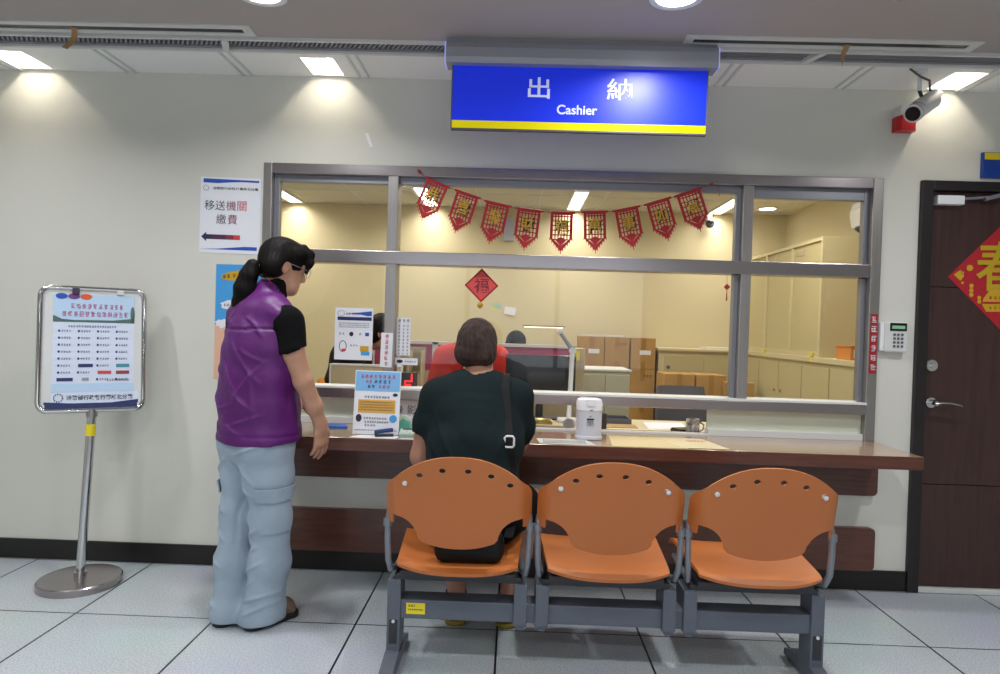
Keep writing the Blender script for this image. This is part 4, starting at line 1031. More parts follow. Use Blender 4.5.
# cabinets on the right wall of the office
FX = 2.225
t = thing('low_wall_cabinet', 'long low cream cabinet with doors along the right office wall', 'cabinet', (2.5, 1.9, 0))
b = B(); b.bb(FX+.012, 2.82, .35, 3.03, .04, 1.09, bev=.004); b.build('body', m_cream, t)
b = B(); b.bb(FX-.012, 2.825, .33, 3.05, 1.09, 1.13, bev=.004); b.build('top', m_cream, t)
for k in range(6):
    y0 = .37+.442*k; b = B(); b.bb(FX-.004, FX+.012, y0, y0+.425, .10, 1.06, bev=.003); dd = b.build('door', m_creamd, t)
    b = B(); b.lathe([(.012, 0), (.014, .01), (.006, .014)], (FX-.004, y0+(.37 if k % 2 else .05), .83), 14, axis=(-1, 0, 0)); b.build('knob', m_chrome, dd, True)
t = thing('tall_wall_cabinet', 'tall cream sliding door cabinet standing on the low cabinet at the right office wall', 'cabinet', (2.5, 2.2, 1.13))
b = B(); b.bb(FX+.03, 2.82, 1.42, 3.02, 1.131, 2.0, bev=.004); b.bb(FX, FX+.03, 1.42, 3.02, 1.131, 1.17); b.bb(FX, FX+.03, 1.42, 3.02, 1.975, 2.0)
for y in (1.42, 1.94, 2.47, 2.99): b.bb(FX, FX+.03, y, y+.03, 1.17, 1.975)
b.build('body', m_cream, t)
for k in range(3):
    y0 = 1.45+.525*k; b = B(); b.bb(FX+.012, FX+.028, y0, y0+.495, 1.17, 1.975, bev=.002); dd = b.build('sliding_door', m_creamd, t)
    b = B(); b.bb(FX+.008, FX+.013, y0+.30, y0+.45, 1.90, 1.94); b.build('name_plate', m_beigep, dd)
b = B()
for y, z in ((2.43, 1.145), (2.43, 1.11), (1.50, 1.148), (1.50, 1.108)): b.bb(FX-.014, FX-.002, y, y+.04, z-.012, z+.012)
b.build('yellow_stickers', m_yellow, t)
t = thing('file_box', 'orange file box with white label on the low cabinet at the right office wall', 'box', (2.36, 1.15, 1.13))
b = B(); b.box((2.40, 1.12, 1.13+.045), (.30, .20, .09), bev=.004); b.build('body', mat('orange_card', '#c98036', .6), t)
b = B(); b.box((2.40, 1.12, 1.13+.088), (.306, .206, .014), bev=.003); b.build('lid', mat('orange_card_lid', '#c07028', .6), t)
b = B(); b.bb(2.27, 2.37, 1.018, 1.0205, 1.145, 1.20); b.build('label', m_paper, t)
# air conditioner
t = thing('air_conditioner', 'white wall air conditioner high on the right office wall', 'air conditioner', (2.7, 1.4, 2.2))
prof = [(2.83, 2.07), (2.83, 2.33), (2.66, 2.33), (2.60, 2.30), (2.58, 2.22), (2.60, 2.12), (2.66, 2.07)]
b = B(); b.prism(prof, lambda x, z, dd: Vector((x, dd, z)), .95, 1.78); b.build('body', m_offw, t)
b = B(); b.box((2.615, 1.365, 2.10), (.05, .70, .03), Matrix.Rotation(R(35), 3, 'Y'), bev=.004); b.build('air_outlet', m_screen, t)
b = B(); b.box((2.592, 1.365, 2.20), (.012, .80, .006), bev=.001); b.box((2.595, 1.365, 2.255), (.012, .80, .006), bev=.001); b.build('front_grooves', m_dkgrey, t)
# wall camera inside, hanging card, notes
t = thing('wall_camera', 'black round camera on a white bracket on the office back wall', 'camera', (2.3, 3.5, 2.3))
q = at(710, 224, 3.50); b = B(); b.cyl(q+Vector((0, .10, .10)), q+Vector((0, .02, .06)), .02); b.box(q+Vector((0, .06, .10)), (.05, .06, .10), bev=.01); b.build('bracket', m_white, t, True)
b = B(); b.lathe([(.0, -.045), (.032, -.035), (.045, 0), (.035, .035), (.0, .045)][1:4], q, 20, axis=(-.3, -1, -.2)); b.build('lens_housing', m_screen, t, True)
q = at(508.5, 230, 3.55); tag(B().bb(q.x-.05, q.x+.06, 3.56, 3.60, q.z-.11, q.z+.13, bev=.004).build('wall_box', mat('lilac_plastic', '#aeb0c0', .5)), 'small lilac grey box on the office wall behind the banner flags', 'box')
q = at(510, 311, 3.59); b = B(); b.box(q, (.12, .004, .08), Matrix.Rotation(R(8), 3, 'Y')); tag(b.build('paper_note', m_paper), 'white paper note on the office back wall above the dark hair', 'note')
# ------------------------------------------------------------------ people: signed distance volumes meshed with surface nets
class SDF:
    def __init__(s, lo, hi, h):
        s.lo = np.array(lo, float); s.h = h; s.n = np.ceil((np.array(hi)-s.lo)/h).astype(int)+1
        s.F = np.full(s.n, 1.0, np.float32)
    def _sub(s, pts, marg):
        pts = np.array(pts); a = np.floor((pts.min(0)-marg-s.lo)/s.h).astype(int); c = np.ceil((pts.max(0)+marg-s.lo)/s.h).astype(int)+1
        a = np.clip(a, 0, s.n); c = np.clip(c, 0, s.n)
        sl = tuple(slice(i, j) for i, j in zip(a, c))
        X = np.stack(np.meshgrid(*[s.lo[k]+s.h*np.arange(a[k], c[k]) for k in range(3)], indexing='ij'), -1)
        return sl, X
    def _join(s, sl, d, k, cut=False):
        A = s.F[sl]
        if cut:
            d = -d; hh = np.clip(.5-.5*(d-A)/k, 0, 1); s.F[sl] = A*hh + d*(1-hh) + k*hh*(1-hh) if k > 0 else np.maximum(A, d); return
        if k <= 0: s.F[sl] = np.minimum(A, d); return
        hh = np.clip(.5+.5*(d-A)/k, 0, 1); s.F[sl] = (d*(1-hh)+A*hh - k*hh*(1-hh)).astype(np.float32) if False else (A*(1-hh)+d*hh*0+0).astype(np.float32) if False else s._sm(A, d, k)
    @staticmethod
    def _sm(a, b, k):
        h = np.maximum(k-np.abs(a-b), 0)/k
        return (np.minimum(a, b)-h*h*k*.25).astype(np.float32)
    def limb(s, pts, rad, u=(1, 0, 0), k=.03, kin=None, cut=False):
        """tube through pts; rad: (r) or (ru, rv) per point; u: direction of the first radius"""
        pts = [np.array(p, float) for p in pts]; rad = [(r, r) if np.isscalar(r) else r for r in rad]
        mr = max(max(r) for r in rad)
        sl, X = s._sub(pts, mr+k+.02); D = None
        for i in range(len(pts)-1):
            a, b = pts[i], pts[i+1]; Ln = np.linalg.norm(b-a); w = (b-a)/Ln
            uu = np.array(u, float); uu = np.array((0., 1, 0)) if abs(uu.dot(w)) > .93 else uu; uu = uu-w*uu.dot(w); uu /= np.linalg.norm(uu); v = np.cross(w, uu)
            q = X-a; tz = q@w; t = np.clip(tz/Ln, 0, 1)
            rx = rad[i][0]+(rad[i+1][0]-rad[i][0])*t; ry = rad[i][1]+(rad[i+1][1]-rad[i][1])*t; rz = np.minimum(rx, ry)
            e = np.sqrt(((q@uu)/rx)**2+((q@v)/ry)**2+((tz-t*Ln)/rz)**2)
            d = (e-1)*rz
            D = d if D is None else s._sm(D, d, kin if kin else .012)
        if cut: A = s.F[sl]; s.F[sl] = -s._sm(-A, D, k) if k > 0 else np.maximum(A, -D)
        else: s.F[sl] = s._sm(s.F[sl], D, k) if k > 0 else np.minimum(s.F[sl], D)
        return s
    def ell(s, c, r, rot=None, k=.02, cut=False):
        c = np.array(c, float); r = np.array(r, float); Rm = np.eye(3) if rot is None else np.array(rot)
        sl, X = s._sub([c], r.max()+k+.02); q = (X-c)@Rm
        d = (np.sqrt(((q/r)**2).sum(-1))-1)*r.min()
        A = s.F[sl]
        if cut: s.F[sl] = -s._sm(-A, d, k) if k > 0 else np.maximum(A, -d)
        else: s.F[sl] = s._sm(A, d, k) if k > 0 else np.minimum(A, d)
        return s
    def halfspace(s, p, n):
        """remove everything on the side n points to"""
        sl, X = s._sub([s.lo, s.lo+s.n*s.h], 0); d = (X-np.array(p))@np.array(n, float); s.F[sl] = np.maximum(s.F[sl], d); return s
    def disp(s, fn):
        sl, X = s._sub([s.lo, s.lo+s.n*s.h], 0)
        m = np.abs(s.F) < .05
        s.F[m] += fn(X[:m.shape[0], :m.shape[1], :m.shape[2]][m]).astype(np.float32); return s
    def mesh(s, name, mats, parent, xf=None, smooth_iter=1):
        F = s.F; S = F < 0; n = F.shape
        ssum = np.zeros((n[0]-1, n[1]-1, n[2]-1, 3), np.float32); cnt = np.zeros(ssum.shape[:3], np.float32)
        corners = [(i, j, k) for i in (0, 1) for j in (0, 1) for k in (0, 1)]
        sh = lambda A, c: A[c[0]:n[0]-1+c[0], c[1]:n[1]-1+c[1], c[2]:n[2]-1+c[2]]
        for a in corners:
            for ax in range(3):
                if a[ax]: continue
                c = list(a); c[ax] = 1
                fa, fb = sh(F, a), sh(F, c); m = (fa < 0) != (fb < 0)
                t = np.zeros_like(fa); t[m] = fa[m]/(fa[m]-fb[m])
                for q in range(3): ssum[..., q] += m*(a[q]+(t if q == ax else 0))
                cnt += m
        act = cnt > 0; idx = -np.ones(act.shape, np.int64); ii = np.argwhere(act); idx[act] = np.arange(len(ii))
        V = (ii+ssum[act]/cnt[act][:, None])*s.h+s.lo
        Q = []
        for ax in range(3):
            o = [q for q in range(3) if q != ax]
            sl0 = [slice(None)]*3; sl1 = [slice(None)]*3; sl0[ax] = slice(0, n[ax]-1); sl1[ax] = slice(1, n[ax])
            m = S[tuple(sl0)] != S[tuple(sl1)]; e = np.argwhere(m); inside = S[tuple(sl0)][m]
            ok = np.all([(e[:, q] > 0) & (e[:, q] < n[q]-1) for q in o], 0); e = e[ok]; inside = inside[ok]
            def cell(d0, d1):
                c = e.copy(); c[:, o[0]] += d0; c[:, o[1]] += d1; return idx[c[:, 0], c[:, 1], c[:, 2]]
            q = np.stack([cell(-1, -1), cell(0, -1), cell(0, 0), cell(-1, 0)], 1)
            fl = inside if ax != 1 else ~inside
            q[~fl] = q[~fl][:, ::-1]; Q.append(q)
        Q = np.concatenate(Q); Q = Q[(Q >= 0).all(1)]
        used, inv = np.unique(Q, return_inverse=True); V = V[used]; Q = inv.reshape(Q.shape)
        for _ in range(smooth_iter):
            acc = np.zeros_like(V); c = np.zeros(len(V))
            for a in range(4):
                b_ = (a+1) % 4
                np.add.at(acc, Q[:, a], V[Q[:, b_]]); np.add.at(acc, Q[:, b_], V[Q[:, a]]); np.add.at(c, Q[:, a], 1); np.add.at(c, Q[:, b_], 1)
            V = V*.5+.5*acc/np.maximum(c, 1)[:, None]
        if xf is not None: V = xf(V)
        me = bpy.data.meshes.new(name); me.vertices.add(len(V)); me.vertices.foreach_set('co', V.astype(np.float32).ravel())
        me.loops.add(len(Q)*4); me.loops.foreach_set('vertex_index', Q.astype(np.int32).ravel())
        me.polygons.add(len(Q)); me.polygons.foreach_set('loop_start', np.arange(0, len(Q)*4, 4, dtype=np.int32)); me.polygons.foreach_set('loop_total', np.full(len(Q), 4, np.int32))
        me.update(calc_edges=True); me.validate()
        for mm in (mats if isinstance(mats, list) else [mats]): me.materials.append(mm)
        me.polygons.foreach_set('use_smooth', [True]*len(me.polygons))
        o = bpy.data.objects.new(name, me); COL.objects.link(o)
        if parent is not None:
            o.parent = parent
            if parent.type == 'EMPTY': o.matrix_parent_inverse = Matrix.Translation(-parent.location)
        return o

def vnoise(X, sc, seed=0):
    """cheap smooth noise: sum of rotated sines"""
    rng = np.random.RandomState(seed); out = np.zeros(len(X))
    for i in range(9):
        d = rng.normal(size=3); d /= np.linalg.norm(d); out += np.sin((X*np.array(sc))@d*6.28*(.6+.12*i)+rng.rand()*6.28)
    return out/4.5
def ridge(X, a, b, w, amp):
    a, b = np.array(a), np.array(b); L_ = np.linalg.norm(b-a); u = (b-a)/L_; q = X-a; t = np.clip(q@u, 0, L_)
    d = np.linalg.norm(q-t[:, None]*u, axis=1); return -amp*np.exp(-(d/w)**2)*np.sin(np.clip(t/L_, 0, 1)*PI)

def ridge2(X, a, b, w, amp):
    return ridge(X[:, [0, 2]], (a[0], a[2]), (b[0], b[2]), w, amp)*(X[:, 1] < .04)

def place(O, heading):
    O = np.array(O, float); c, s_ = math.cos(heading), math.sin(heading)   # heading: clockwise from +Y
    M = np.array([[c, s_, 0], [-s_, c, 0], [0, 0, 1]])
    return lambda V: V@M.T+O
def hrot(yaw, pitch, roll=0):
    return np.array((Matrix.Rotation(-yaw, 3, 'Z') @ Matrix.Rotation(-pitch, 3, 'X') @ Matrix.Rotation(roll, 3, 'Y')))

m_skin = mat('skin', '#b98b72', .5, noise=.05, nscale=20, spec=.35)
m_skin2 = mat('skin_tanned', '#a77a66', .5, noise=.05, nscale=20, spec=.35)
m_hair = mat('black_brown_hair', '#0d0807', .6, spec=.12, noise=.5, nscale=60, stretch=(1, 1, .12), bump=.35, bscale=90)
m_hair2 = mat('dark_brown_hair', '#3a2d29', .7, spec=.2, noise=.4, nscale=70, stretch=(1, 1, .2), bump=.4, bscale=110)
m_vest = mat('purple_nylon', '#561263', .5, noise=.06, nscale=5, bump=.3, bscale=22, spec=.4)
m_tee = mat('black_cotton', '#08080a', .9, spec=.15, bump=.1, bscale=60)
m_jean = mat('light_blue_denim', '#95a4b2', .85, noise=.10, nscale=7, bump=.12, bscale=45)
m_mule = mat('taupe_suede', '#6b5a4a', .85, noise=.2, nscale=60)
m_sole = mat('black_rubber', '#121113', .6)
m_shirt = mat('dark_green_black_cotton', '#162123', .9, spec=.15, noise=.12, nscale=6, bump=.12, bscale=50)
m_nail = m_skin

def head_skin(S, c, Rm, k=.02, nose=True):
    H = lambda p: np.array(c)+Rm@np.array(p, float)
    S.ell(H((0, -.012, .012)), (.071, .088, .088), Rm, k)
    S.ell(H((0, .030, -.055)), (.057, .058, .068), Rm, k)
    S.limb([H((-.03, .045, -.098)), H((.03, .045, -.098))], [.026, .026], k=.03)
    S.ell(H((0, .066, -.102)), (.022, .018, .018), Rm, .02)
    S.limb([H((0, .078, -.01)), H((0, .096, -.042))], [.010, .014], k=.012); 
    S.limb([H((-.013, .086, -.047)), H((.013, .086, -.047))], [.009, .009], k=.008)
    S.limb([H((-.045, .068, .010)), H((.045, .068, .010))], [.012, .012], k=.015)
    S.limb([H((-.018, .079, -.074)), H((.018, .079, -.074))], [(.006, .006), (.006, .006)], k=.006)
    S.limb([H((-.016, .077, -.083)), H((.016, .077, -.083))], [.007, .007], k=.006)
    for s in (-1, 1):
        S.ell(H((s*.030, .083, -.012)), (.015, .010, .011), Rm, .006, cut=True)
        S.ell(H((s*.030, .074, -.012)), (.012, .012, .012), Rm, .003)
        E = Rm@np.array(Matrix.Rotation(s*R(22), 3, 'Z'))
        S.ell(H((s*.073, -.010, -.022)), (.007, .019, .032), E, .006); S.ell(H((s*.081, -.008, -.018)), (.006, .010, .018), E, .005, cut=True)
    return H

def face_parts(par, c, Rm, xf, glasses=False, xfm=None):
    H = lambda p: xf(np.array([np.array(c)+Rm@np.array(p, float)]))[0]
    for s in (-1, 1):
        b = B(); b.lathe([(.0005, -.006), (.004, -.004), (.0058, 0), (.004, .002), (.001, .003)], H((s*.030, .084, -.012)), 14, axis=H((s*.03, 1, -.012))-H((s*.03, 0, -.012))); b.build('eye', m_screen, par, True)
        b = B(); b.tube([H((s*.014, .086, .012)), H((s*.03, .084, .018)), H((s*.048, .072, .012))], [.002, .0035, .002], 8); b.build('eyebrow', m_hair, par, True)
    b = B(); b.tube([H((-.020, .080, -.079)), H((0, .087, -.078)), H((.020, .080, -.079))], [.002, .0045, .002], 8); b.build('lips', mat('lips', '#9c5a55', .45), par, True)

def hand(S, wr, d, palm_n, side, L_=.17, curl=.5, k=.012, spread=.1):
    """wr wrist, d pointing direction of the hand, palm_n normal out of the palm, side = direction of the thumb side"""
    wr = np.array(wr); d = np.array(d, float); d /= np.linalg.norm(d)
    pn = np.array(palm_n, float); pn -= d*pn.dot(d); pn /= np.linalg.norm(pn)
    sd = np.cross(d, pn); sd *= np.sign(sd.dot(np.array(side, float))) or 1
    w = .038
    S.limb([wr-d*.02, wr+d*.025, wr+d*.075], [(.026, .019), (.036, .016), (.040, .0145)], u=sd, k=.02)
    for i, (o, ln) in enumerate(((.031, .072), (.0105, .080), (-.0100, .074), (-.030, .058))):
        p = wr+d*(.078-.006*abs(i-1))+sd*o; dd = d+sd*(o*spread/.03); dd /= np.linalg.norm(dd); a = curl*.35; pts = [p-dd*.012, p]
        for f in (.45, .31, .24):
            a2 = a+curl*.45; v = dd*math.cos(a)+pn*math.sin(a); p = p+v*ln*f; pts.append(p); a = a2
        S.limb(pts, [.0095, .0092, .0082, .0075, .0066], k=.004, kin=.004)
    p = wr+d*.022+sd*.026; v1 = sd*.65+d*.65+pn*.38; v1 /= np.linalg.norm(v1); v2 = d*.85+sd*.25+pn*.42; v2 /= np.linalg.norm(v2)
    S.limb([p, p+v1*.038, p+v1*.038+v2*.030, p+v1*.038+v2*.052], [.014, .0115, .0098, .008], k=.010, kin=.006)

# ================================================== the standing woman
WO = (-1.035, -.62, 0); WH = R(34)
wx = place(WO, WH)
woman = thing('person', 'standing person in purple vest and light blue jeans with a ponytail, seen from behind', 'person', Vector(WO))
hc = (.012, .100, 1.522); HR = hrot(R(20), R(15))
S = SDF((-.32, -.24, 0), (.32, .34, 1.64), .0042)
# torso under the clothes
S.limb([(0, .0, .80), (0, -.005, .92), (0, .0, 1.05), (0, .0, 1.20), (0, .005, 1.29)], [(.150, .11), (.145, .10), (.140, .095), (.150, .10), (.12, .075)], k=.04)
S.limb([(-.14, .0, 1.285), (.14, .0, 1.285)], [.05, .05], u=(0, 1, 0), k=.05)
S.limb([(0, .015, 1.28), (0, .05, 1.38), (.005, .075, 1.45)], [.055, .050, .050], k=.04)
for s, fx, fy in ((1, .062, .012), (-1, -.066, -.048)):
    S.limb([(s*.08, .0, .82), (s*.078, .01, .62), (fx, fy*.6, .44), (fx, fy-.01, .26), (fx, fy-.03, .09)], [.085, .068, .052, .050, .036], k=.04)
    S.limb([(fx, fy-.040, .05), (fx, fy+.03, .045), (fx+s*.008, fy+.095, .035)], [(.030, .032), (.036, .028), (.040, .020)], u=(1, 0, 0), k=.02)
# arms
aR = [(.158, .015, 1.275), (.196, .015, 1.15), (.222, .05, 1.03), (.225, .105, .925), (.218, .150, .835)]
S.limb(aR, [.048, .043, .038, .034, .025], k=.03, kin=.02)
hand(S, (.218, .152, .832), (-.12, .12, -1), (-1, -.1, 0), (0, 1, 0), curl=.55)
aL = [(-.158, .015, 1.275), (-.190, .02, 1.15), (-.195, .06, 1.03), (-.13, .155, .955), (-.05, .195, .935)]
S.limb(aL, [.050, .045, .040, .036, .026], k=.03, kin=.02)
hand(S, (-.045, .197, .935), (1, .1, -.25), (0, -.4, -1), (0, 1, 0), curl=.7)
HP = head_skin(S, hc, HR)
S.mesh('body', m_skin, woman, wx)
face_parts(woman, hc, HR, wx)
# tee: sleeves and neckline
S = SDF((-.31, -.2, .95), (.31, .22, 1.50), .006)
S.limb([(-.14, .01, 1.265), (.14, .01, 1.265)], [.060, .060], u=(0, 1, 0), k=.03)
S.limb([(0, .03, 1.33), (.002, .068, 1.425)], [.060, .058], k=.02); S.limb([(.002, .064, 1.415), (.006, .085, 1.47)], [.052, .054], k=.003, cut=True)
for q in (aR, aL):
    q = [np.array(p) for p in q]; S.limb([q[0], q[1], q[1]*.80+q[2]*.20, q[1]*.7+q[2]*.3], [.066, .058, .057, .057], k=.03); S.limb([q[1]*.62+q[2]*.38, q[1]*.3+q[2]*.7], [.075, .075], k=.003, cut=True)
S.disp(lambda X: .0035*vnoise(X, (8, 8, 5), 3))
S.mesh('black_tee', m_tee, woman, wx)
# vest
S = SDF((-.27, -.25, .72), (.27, .25, 1.45), .0055)
S.limb([(0, .004, .68), (0, .004, .80), (0, .0, .92), (0, -.002, 1.04), (0, .0, 1.15), (0, .003, 1.24), (0, .003, 1.29)], [(.187, .152), (.188, .151), (.186, .144), (.183, .137), (.181, .130), (.176, .114), (.140, .088)], k=.02, kin=.03)
S.limb([(-.156, .0, 1.300), (-.080, .006, 1.338), (.080, .006, 1.338), (.156, .0, 1.300)], [(.048, .034), (.058, .044), (.058, .044), (.048, .034)], u=(0, 1, 0), k=.05)
S.limb([(0, .014, 1.335), (0, .050, 1.405)], [(.076, .070), (.068, .063)], k=.02)
S.limb([(0, .045, 1.375), (0, .085, 1.46)], [.058, .058], k=.004, cut=True)
S.halfspace((0, 0, .776), (.0, .03, -1))
for q in (aR, aL): S.limb([(q[0][0]*1.17, q[0][1]+.01, q[0][2]-.045), (q[1][0]*1.10, q[1][1]+.01, q[1][2]-.02)], [.056, .056], k=.004, cut=True)
def vestfold(X):
    d = .006*vnoise(X, (2.2, 2.2, 3.4), 11)+.0034*(1-2*np.abs(vnoise(X+.5*X[:, [2, 0, 1]], (4, 4, 4), 5)))
    bk = X[:, 1] < .02
    d += np.where(bk & (np.abs(X[:, 2]-1.235-.1*np.abs(X[:, 0])**1.5) < .006), .0045, 0)
    for a, c, w_, am in (((-.12, -.12, 1.18), (.10, -.12, .92), .014, .010), ((-.02, -.13, 1.20), (.16, -.08, 1.00), .012, .010), ((.16, -.06, 1.12), (.02, -.14, .92), .013, .009), ((-.16, -.1, .98), (.02, -.15, .86), .014, .010),
                         ((.02, -.15, .84), (.17, -.08, .90), .011, .010), ((-.06, -.15, .88), (.10, -.14, .80), .011, .009), ((.05, -.10, 1.30), (.15, -.06, 1.20), .010, .007), ((-.05, -.09, 1.32), (-.14, -.07, 1.2), .010, .007), ((.10, -.12, 1.10), (.13, -.12, .86), .012, .007), ((-.17, 0, 1.10), (-.04, 0, 1.02), .012, .008), ((.0, 0, 1.00), (.14, 0, .90), .012, .009), ((-.10, 0, .90), (.04, 0, .93), .010, .008), ((-.15, 0, .86), (-.02, 0, .80), .010, .008), ((.04, 0, 1.16), (.16, 0, 1.10), .010, .008), ((-.1, 0, 1.28), (-.03, 0, 1.25), .010, .006), ((.03, 0, 1.29), (.12, 0, 1.25), .009, .007)):
        d += ridge2(X, a, c, w_*.62, am*.85)
    d += .003*np.exp(-((X[:, 2]-.805)/.006)**2)
    return d
S.disp(vestfold)
S.mesh('purple_vest', m_vest, woman, wx)
if 0:
  b = B(); cp = [wx(np.array([[.066*math.cos(a), .058+.060*math.sin(a), 1.412+.024*math.sin(a)]]))[0] for a in [2*PI*i/28 for i in range(28)]]
  pass
# jeans
S = SDF((-.28, -.27, .0), (.28, .27, .86), .0055)
S.limb([(0, .0, .845), (0, -.010, .76)], [(.150, .118), (.166, .132)], k=.03)
for s, fx, fy in ((1, .078, .026), (-1, -.064, -.032)):
    S.limb([(s*.080, -.008, .78), (s*.080, .0, .62), (fx+s*.008, fy*.6-.004, .45), (fx+s*.006, fy-.012, .26), (fx-.012-.010*s, fy-.022, .045), (fx-.012-.010*s, fy-.022, -.02)], [(.092, .118), (.082, .100), (.067, .083), (.067, .083), (.070, .090), (.070, .090)], k=.03, kin=.04)
    S.limb([(fx-.012-.010*s, fy-.022, .045), (fx-.012-.010*s, fy-.022, -.05)], [(.056, .076), (.056, .076)], k=.004, cut=True)
# cargo pockets with flaps
for s, fx in ((1, .066), (-1, -.074)):
    pass
S.halfspace((0, 0, .020), (0, 0, -1))
def jfold(X):
    d = .002*vnoise(X, (3, 3, 3.5), 21)+.0014*(1-2*np.abs(vnoise(X, (5, 5, 4), 8)))
    for a, c, w_, am in (((.02, -.12, .72), (.17, -.05, .78), .012, .012), ((.02, -.10, .70), (.13, -.10, .60), .013, .011), ((-.02, -.12, .72), (-.15, -.08, .62), .013, .012), ((.0, -.1, .36), (.14, -.08, .44), .013, .010), ((.01, -.1, .22), (.15, -.06, .30), .012, .010),
                         ((-.15, -.08, .42), (-.03, -.13, .34), .012, .011), ((.02, -.09, .11), (.16, -.04, .16), .011, .010), ((.05, .0, .06), (.15, -.09, .12), .011, .010), ((-.16, -.09, .12), (-.04, -.13, .08), .011, .010), ((-.13, -.11, .56), (-.05, -.12, .46), .012, .009), ((-.01, -.1, .70), (-.02, -.1, .3), .008, -.008), ((.07, 0, .70), (.07, 0, .64), .03, .006), ((.03, -.1, .60), (.10, 0, .55), .01, .008), ((.02, -.1, .50), (.09, 0, .42), .01, .008), ((-.12, 0, .30), (-.03, 0, .24), .01, .008), ((.10, 0, .22), (.03, 0, .16), .01, .008), ((.0, 0, .40), (.10, 0, .34), .01, .008), ((-.14, 0, .50), (-.04, 0, .47), .01, .008), ((.02, 0, .30), (.12, 0, .36), .01, .007)):
        d += ridge2(X, a, c, w_*.6, am*.8)
    return d
S.disp(jfold)
jeans = S.mesh('light_blue_jeans', m_jean, woman, wx)
bpy.context.view_layer.update()
jb = BVHTree.FromObject(jeans, bpy.context.evaluated_depsgraph_get())
def leg_patch(name, s, ax, a0, a1, z0, z1, off, th, sag=0, na=14, nz=10):
    rows = []
    for i in range(na+1):
        a = R(a0+(a1-a0)*i/na); row = []
        for j in range(nz+1):
            z = z0+(z1-z0)*j/nz - (sag*math.sin(PI*i/na) if j == 0 else 0)
            dl = np.array((s*math.cos(a), math.sin(a), 0)); c = np.array((ax, .0, z))
            W3 = wx(np.stack([c+dl*.4, c])); o_, d_ = Vector(W3[0]), Vector(W3[1]-W3[0]).normalized()
            h_ = jb.ray_cast(o_, d_)
            p_ = h_[0] if h_[0] else Vector(wx(np.array([c+dl*.1]))[0])
            row.append(p_-d_*off)
        rows.append(row)
    b = B(); b.grid(rows, thick=th); return b.build(name, m_jean, jeans, True)
for s, ax in ((1, .080), (-1, -.082)):
    leg_patch('cargo_pocket', s, ax, -60, 40, .405, .545, .006, .006)
    leg_patch('pocket_flap', s, ax, -64, 44, .540, .592, .014, .006, .006)
for s, fx, fy in ((1, .062, .012), (-1, -.066, -.048)):
    S = SDF((fx-.09, fy-.14, 0), (fx+.09, fy+.22, .11), .004)
    S.limb([(fx, fy-.055, .045), (fx, fy+.035, .050), (fx+s*.010, fy+.112, .034)], [(.036, .020), (.042, .034), (.044, .024)], u=(1, 0, 0), k=.02, kin=.04)
    S.ell((fx, fy-.02, .10), (.06, .10, .05), k=.01, cut=True); S.ell((fx, fy+.06, .06), (.042, .07, .030), k=.02)
    S.halfspace((0, 0, .020), (0, 0, -1)); sh = S.mesh('shoe', m_mule, woman, wx)
    S = SDF((fx-.09, fy-.15, -.01), (fx+.09, fy+.23, .05), .004)
    S.limb([(fx, fy-.055, .013), (fx, fy+.035, .013), (fx+s*.010, fy+.112, .013)], [(.040, .040), (.045, .04), (.047, .04)], u=(1, 0, 0), k=.0, kin=.03); S.halfspace((0, 0, .024), (0, 0, 1)); S.halfspace((0, 0, .0), (0, 0, -1))
    S.mesh('sole', m_sole, sh, wx)
# hair
S = SDF((-.16, -.13, 1.30), (.16, .30, 1.64), .0042)
S.ell(HP((0, -.016, .020)), (.080, .100, .092), HR, .02)
S.limb([HP((-.055, -.055, -.035)), HP((.055, -.055, -.035))], [(.040, .046), (.040, .046)], k=.03)
S.ell(HP((0, .042, .048)), (.072, .042, .044), HR, .03)
S.ell(HP((0, .118, -.085)), (.082, .088, .092), HR, .012, cut=True)
for s in (-1, 1): S.ell(HP((s*.088, .004, -.035)), (.030, .028, .040), HR, .010, cut=True)
for x0 in (-.046, -.028, -.008, .012, .030, .046):
    S.limb([HP((x0*.9, .050, .086)), HP((x0*1.1, .080, .062)), HP((x0*1.25, .098-.25*abs(x0), .026)), HP((x0*1.4, .108-.45*abs(x0), -.016))], [(.018, .011), (.016, .009), (.011, .006), (.003, .003)], u=(1, 0, 0), k=.014, kin=.03)
S.disp(lambda X: .0008*np.sin((X@np.array([300, 0, 60.]))+3*np.sin(X[:, 1]*25)))
hr = S.mesh('hair', m_hair, woman, wx)
tie = HP((-.005, -.100, -.050))
b = B(); tw = wx(np.array([tie, HP((-.005, -.116, -.066))])); ax = Vector(tw[1]-tw[0]).normalized(); b.lathe([(.020, -.010), (.027, -.006), (.027, .006), (.020, .010), (.020, -.010)], tw[0], 20, axis=ax); b.build('hair_tie', m_screen, woman, True)
S = SDF((-.26, -.30, 1.18), (.16, .12, 1.56), .0042)
t0 = np.array(tie); pn = [t0+HR@np.array((0, .02, 0)), t0+HR@np.array((0, -.02, -.004)), t0+np.array((-.012, -.036, -.040)), t0+np.array((-.024, -.046, -.095)), t0+np.array((-.040, -.044, -.160)), t0+np.array((-.050, -.038, -.205))]
S.limb(pn, [.020, .024, (.036, .030), (.044, .034), (.044, .030), (.030, .018)], u=(1, 0, 0), k=.0, kin=.03)
for i in range(7):
    a = i/6-.5; q = t0+np.array((-.042+.06*a, -.042, -.17)); S.limb([q+np.array((.0, 0, .05)), q, q+np.array((-.014+.02*a, .004*i % .01, -.050-.02*math.sin(i*2.1))) ], [.018, .014, .004], k=.008)
S.disp(lambda X: .0011*np.sin((X@np.array([330, 120, 60.]))+2*np.sin(X[:, 2]*18)))
S.mesh('ponytail', m_hair, woman, wx)
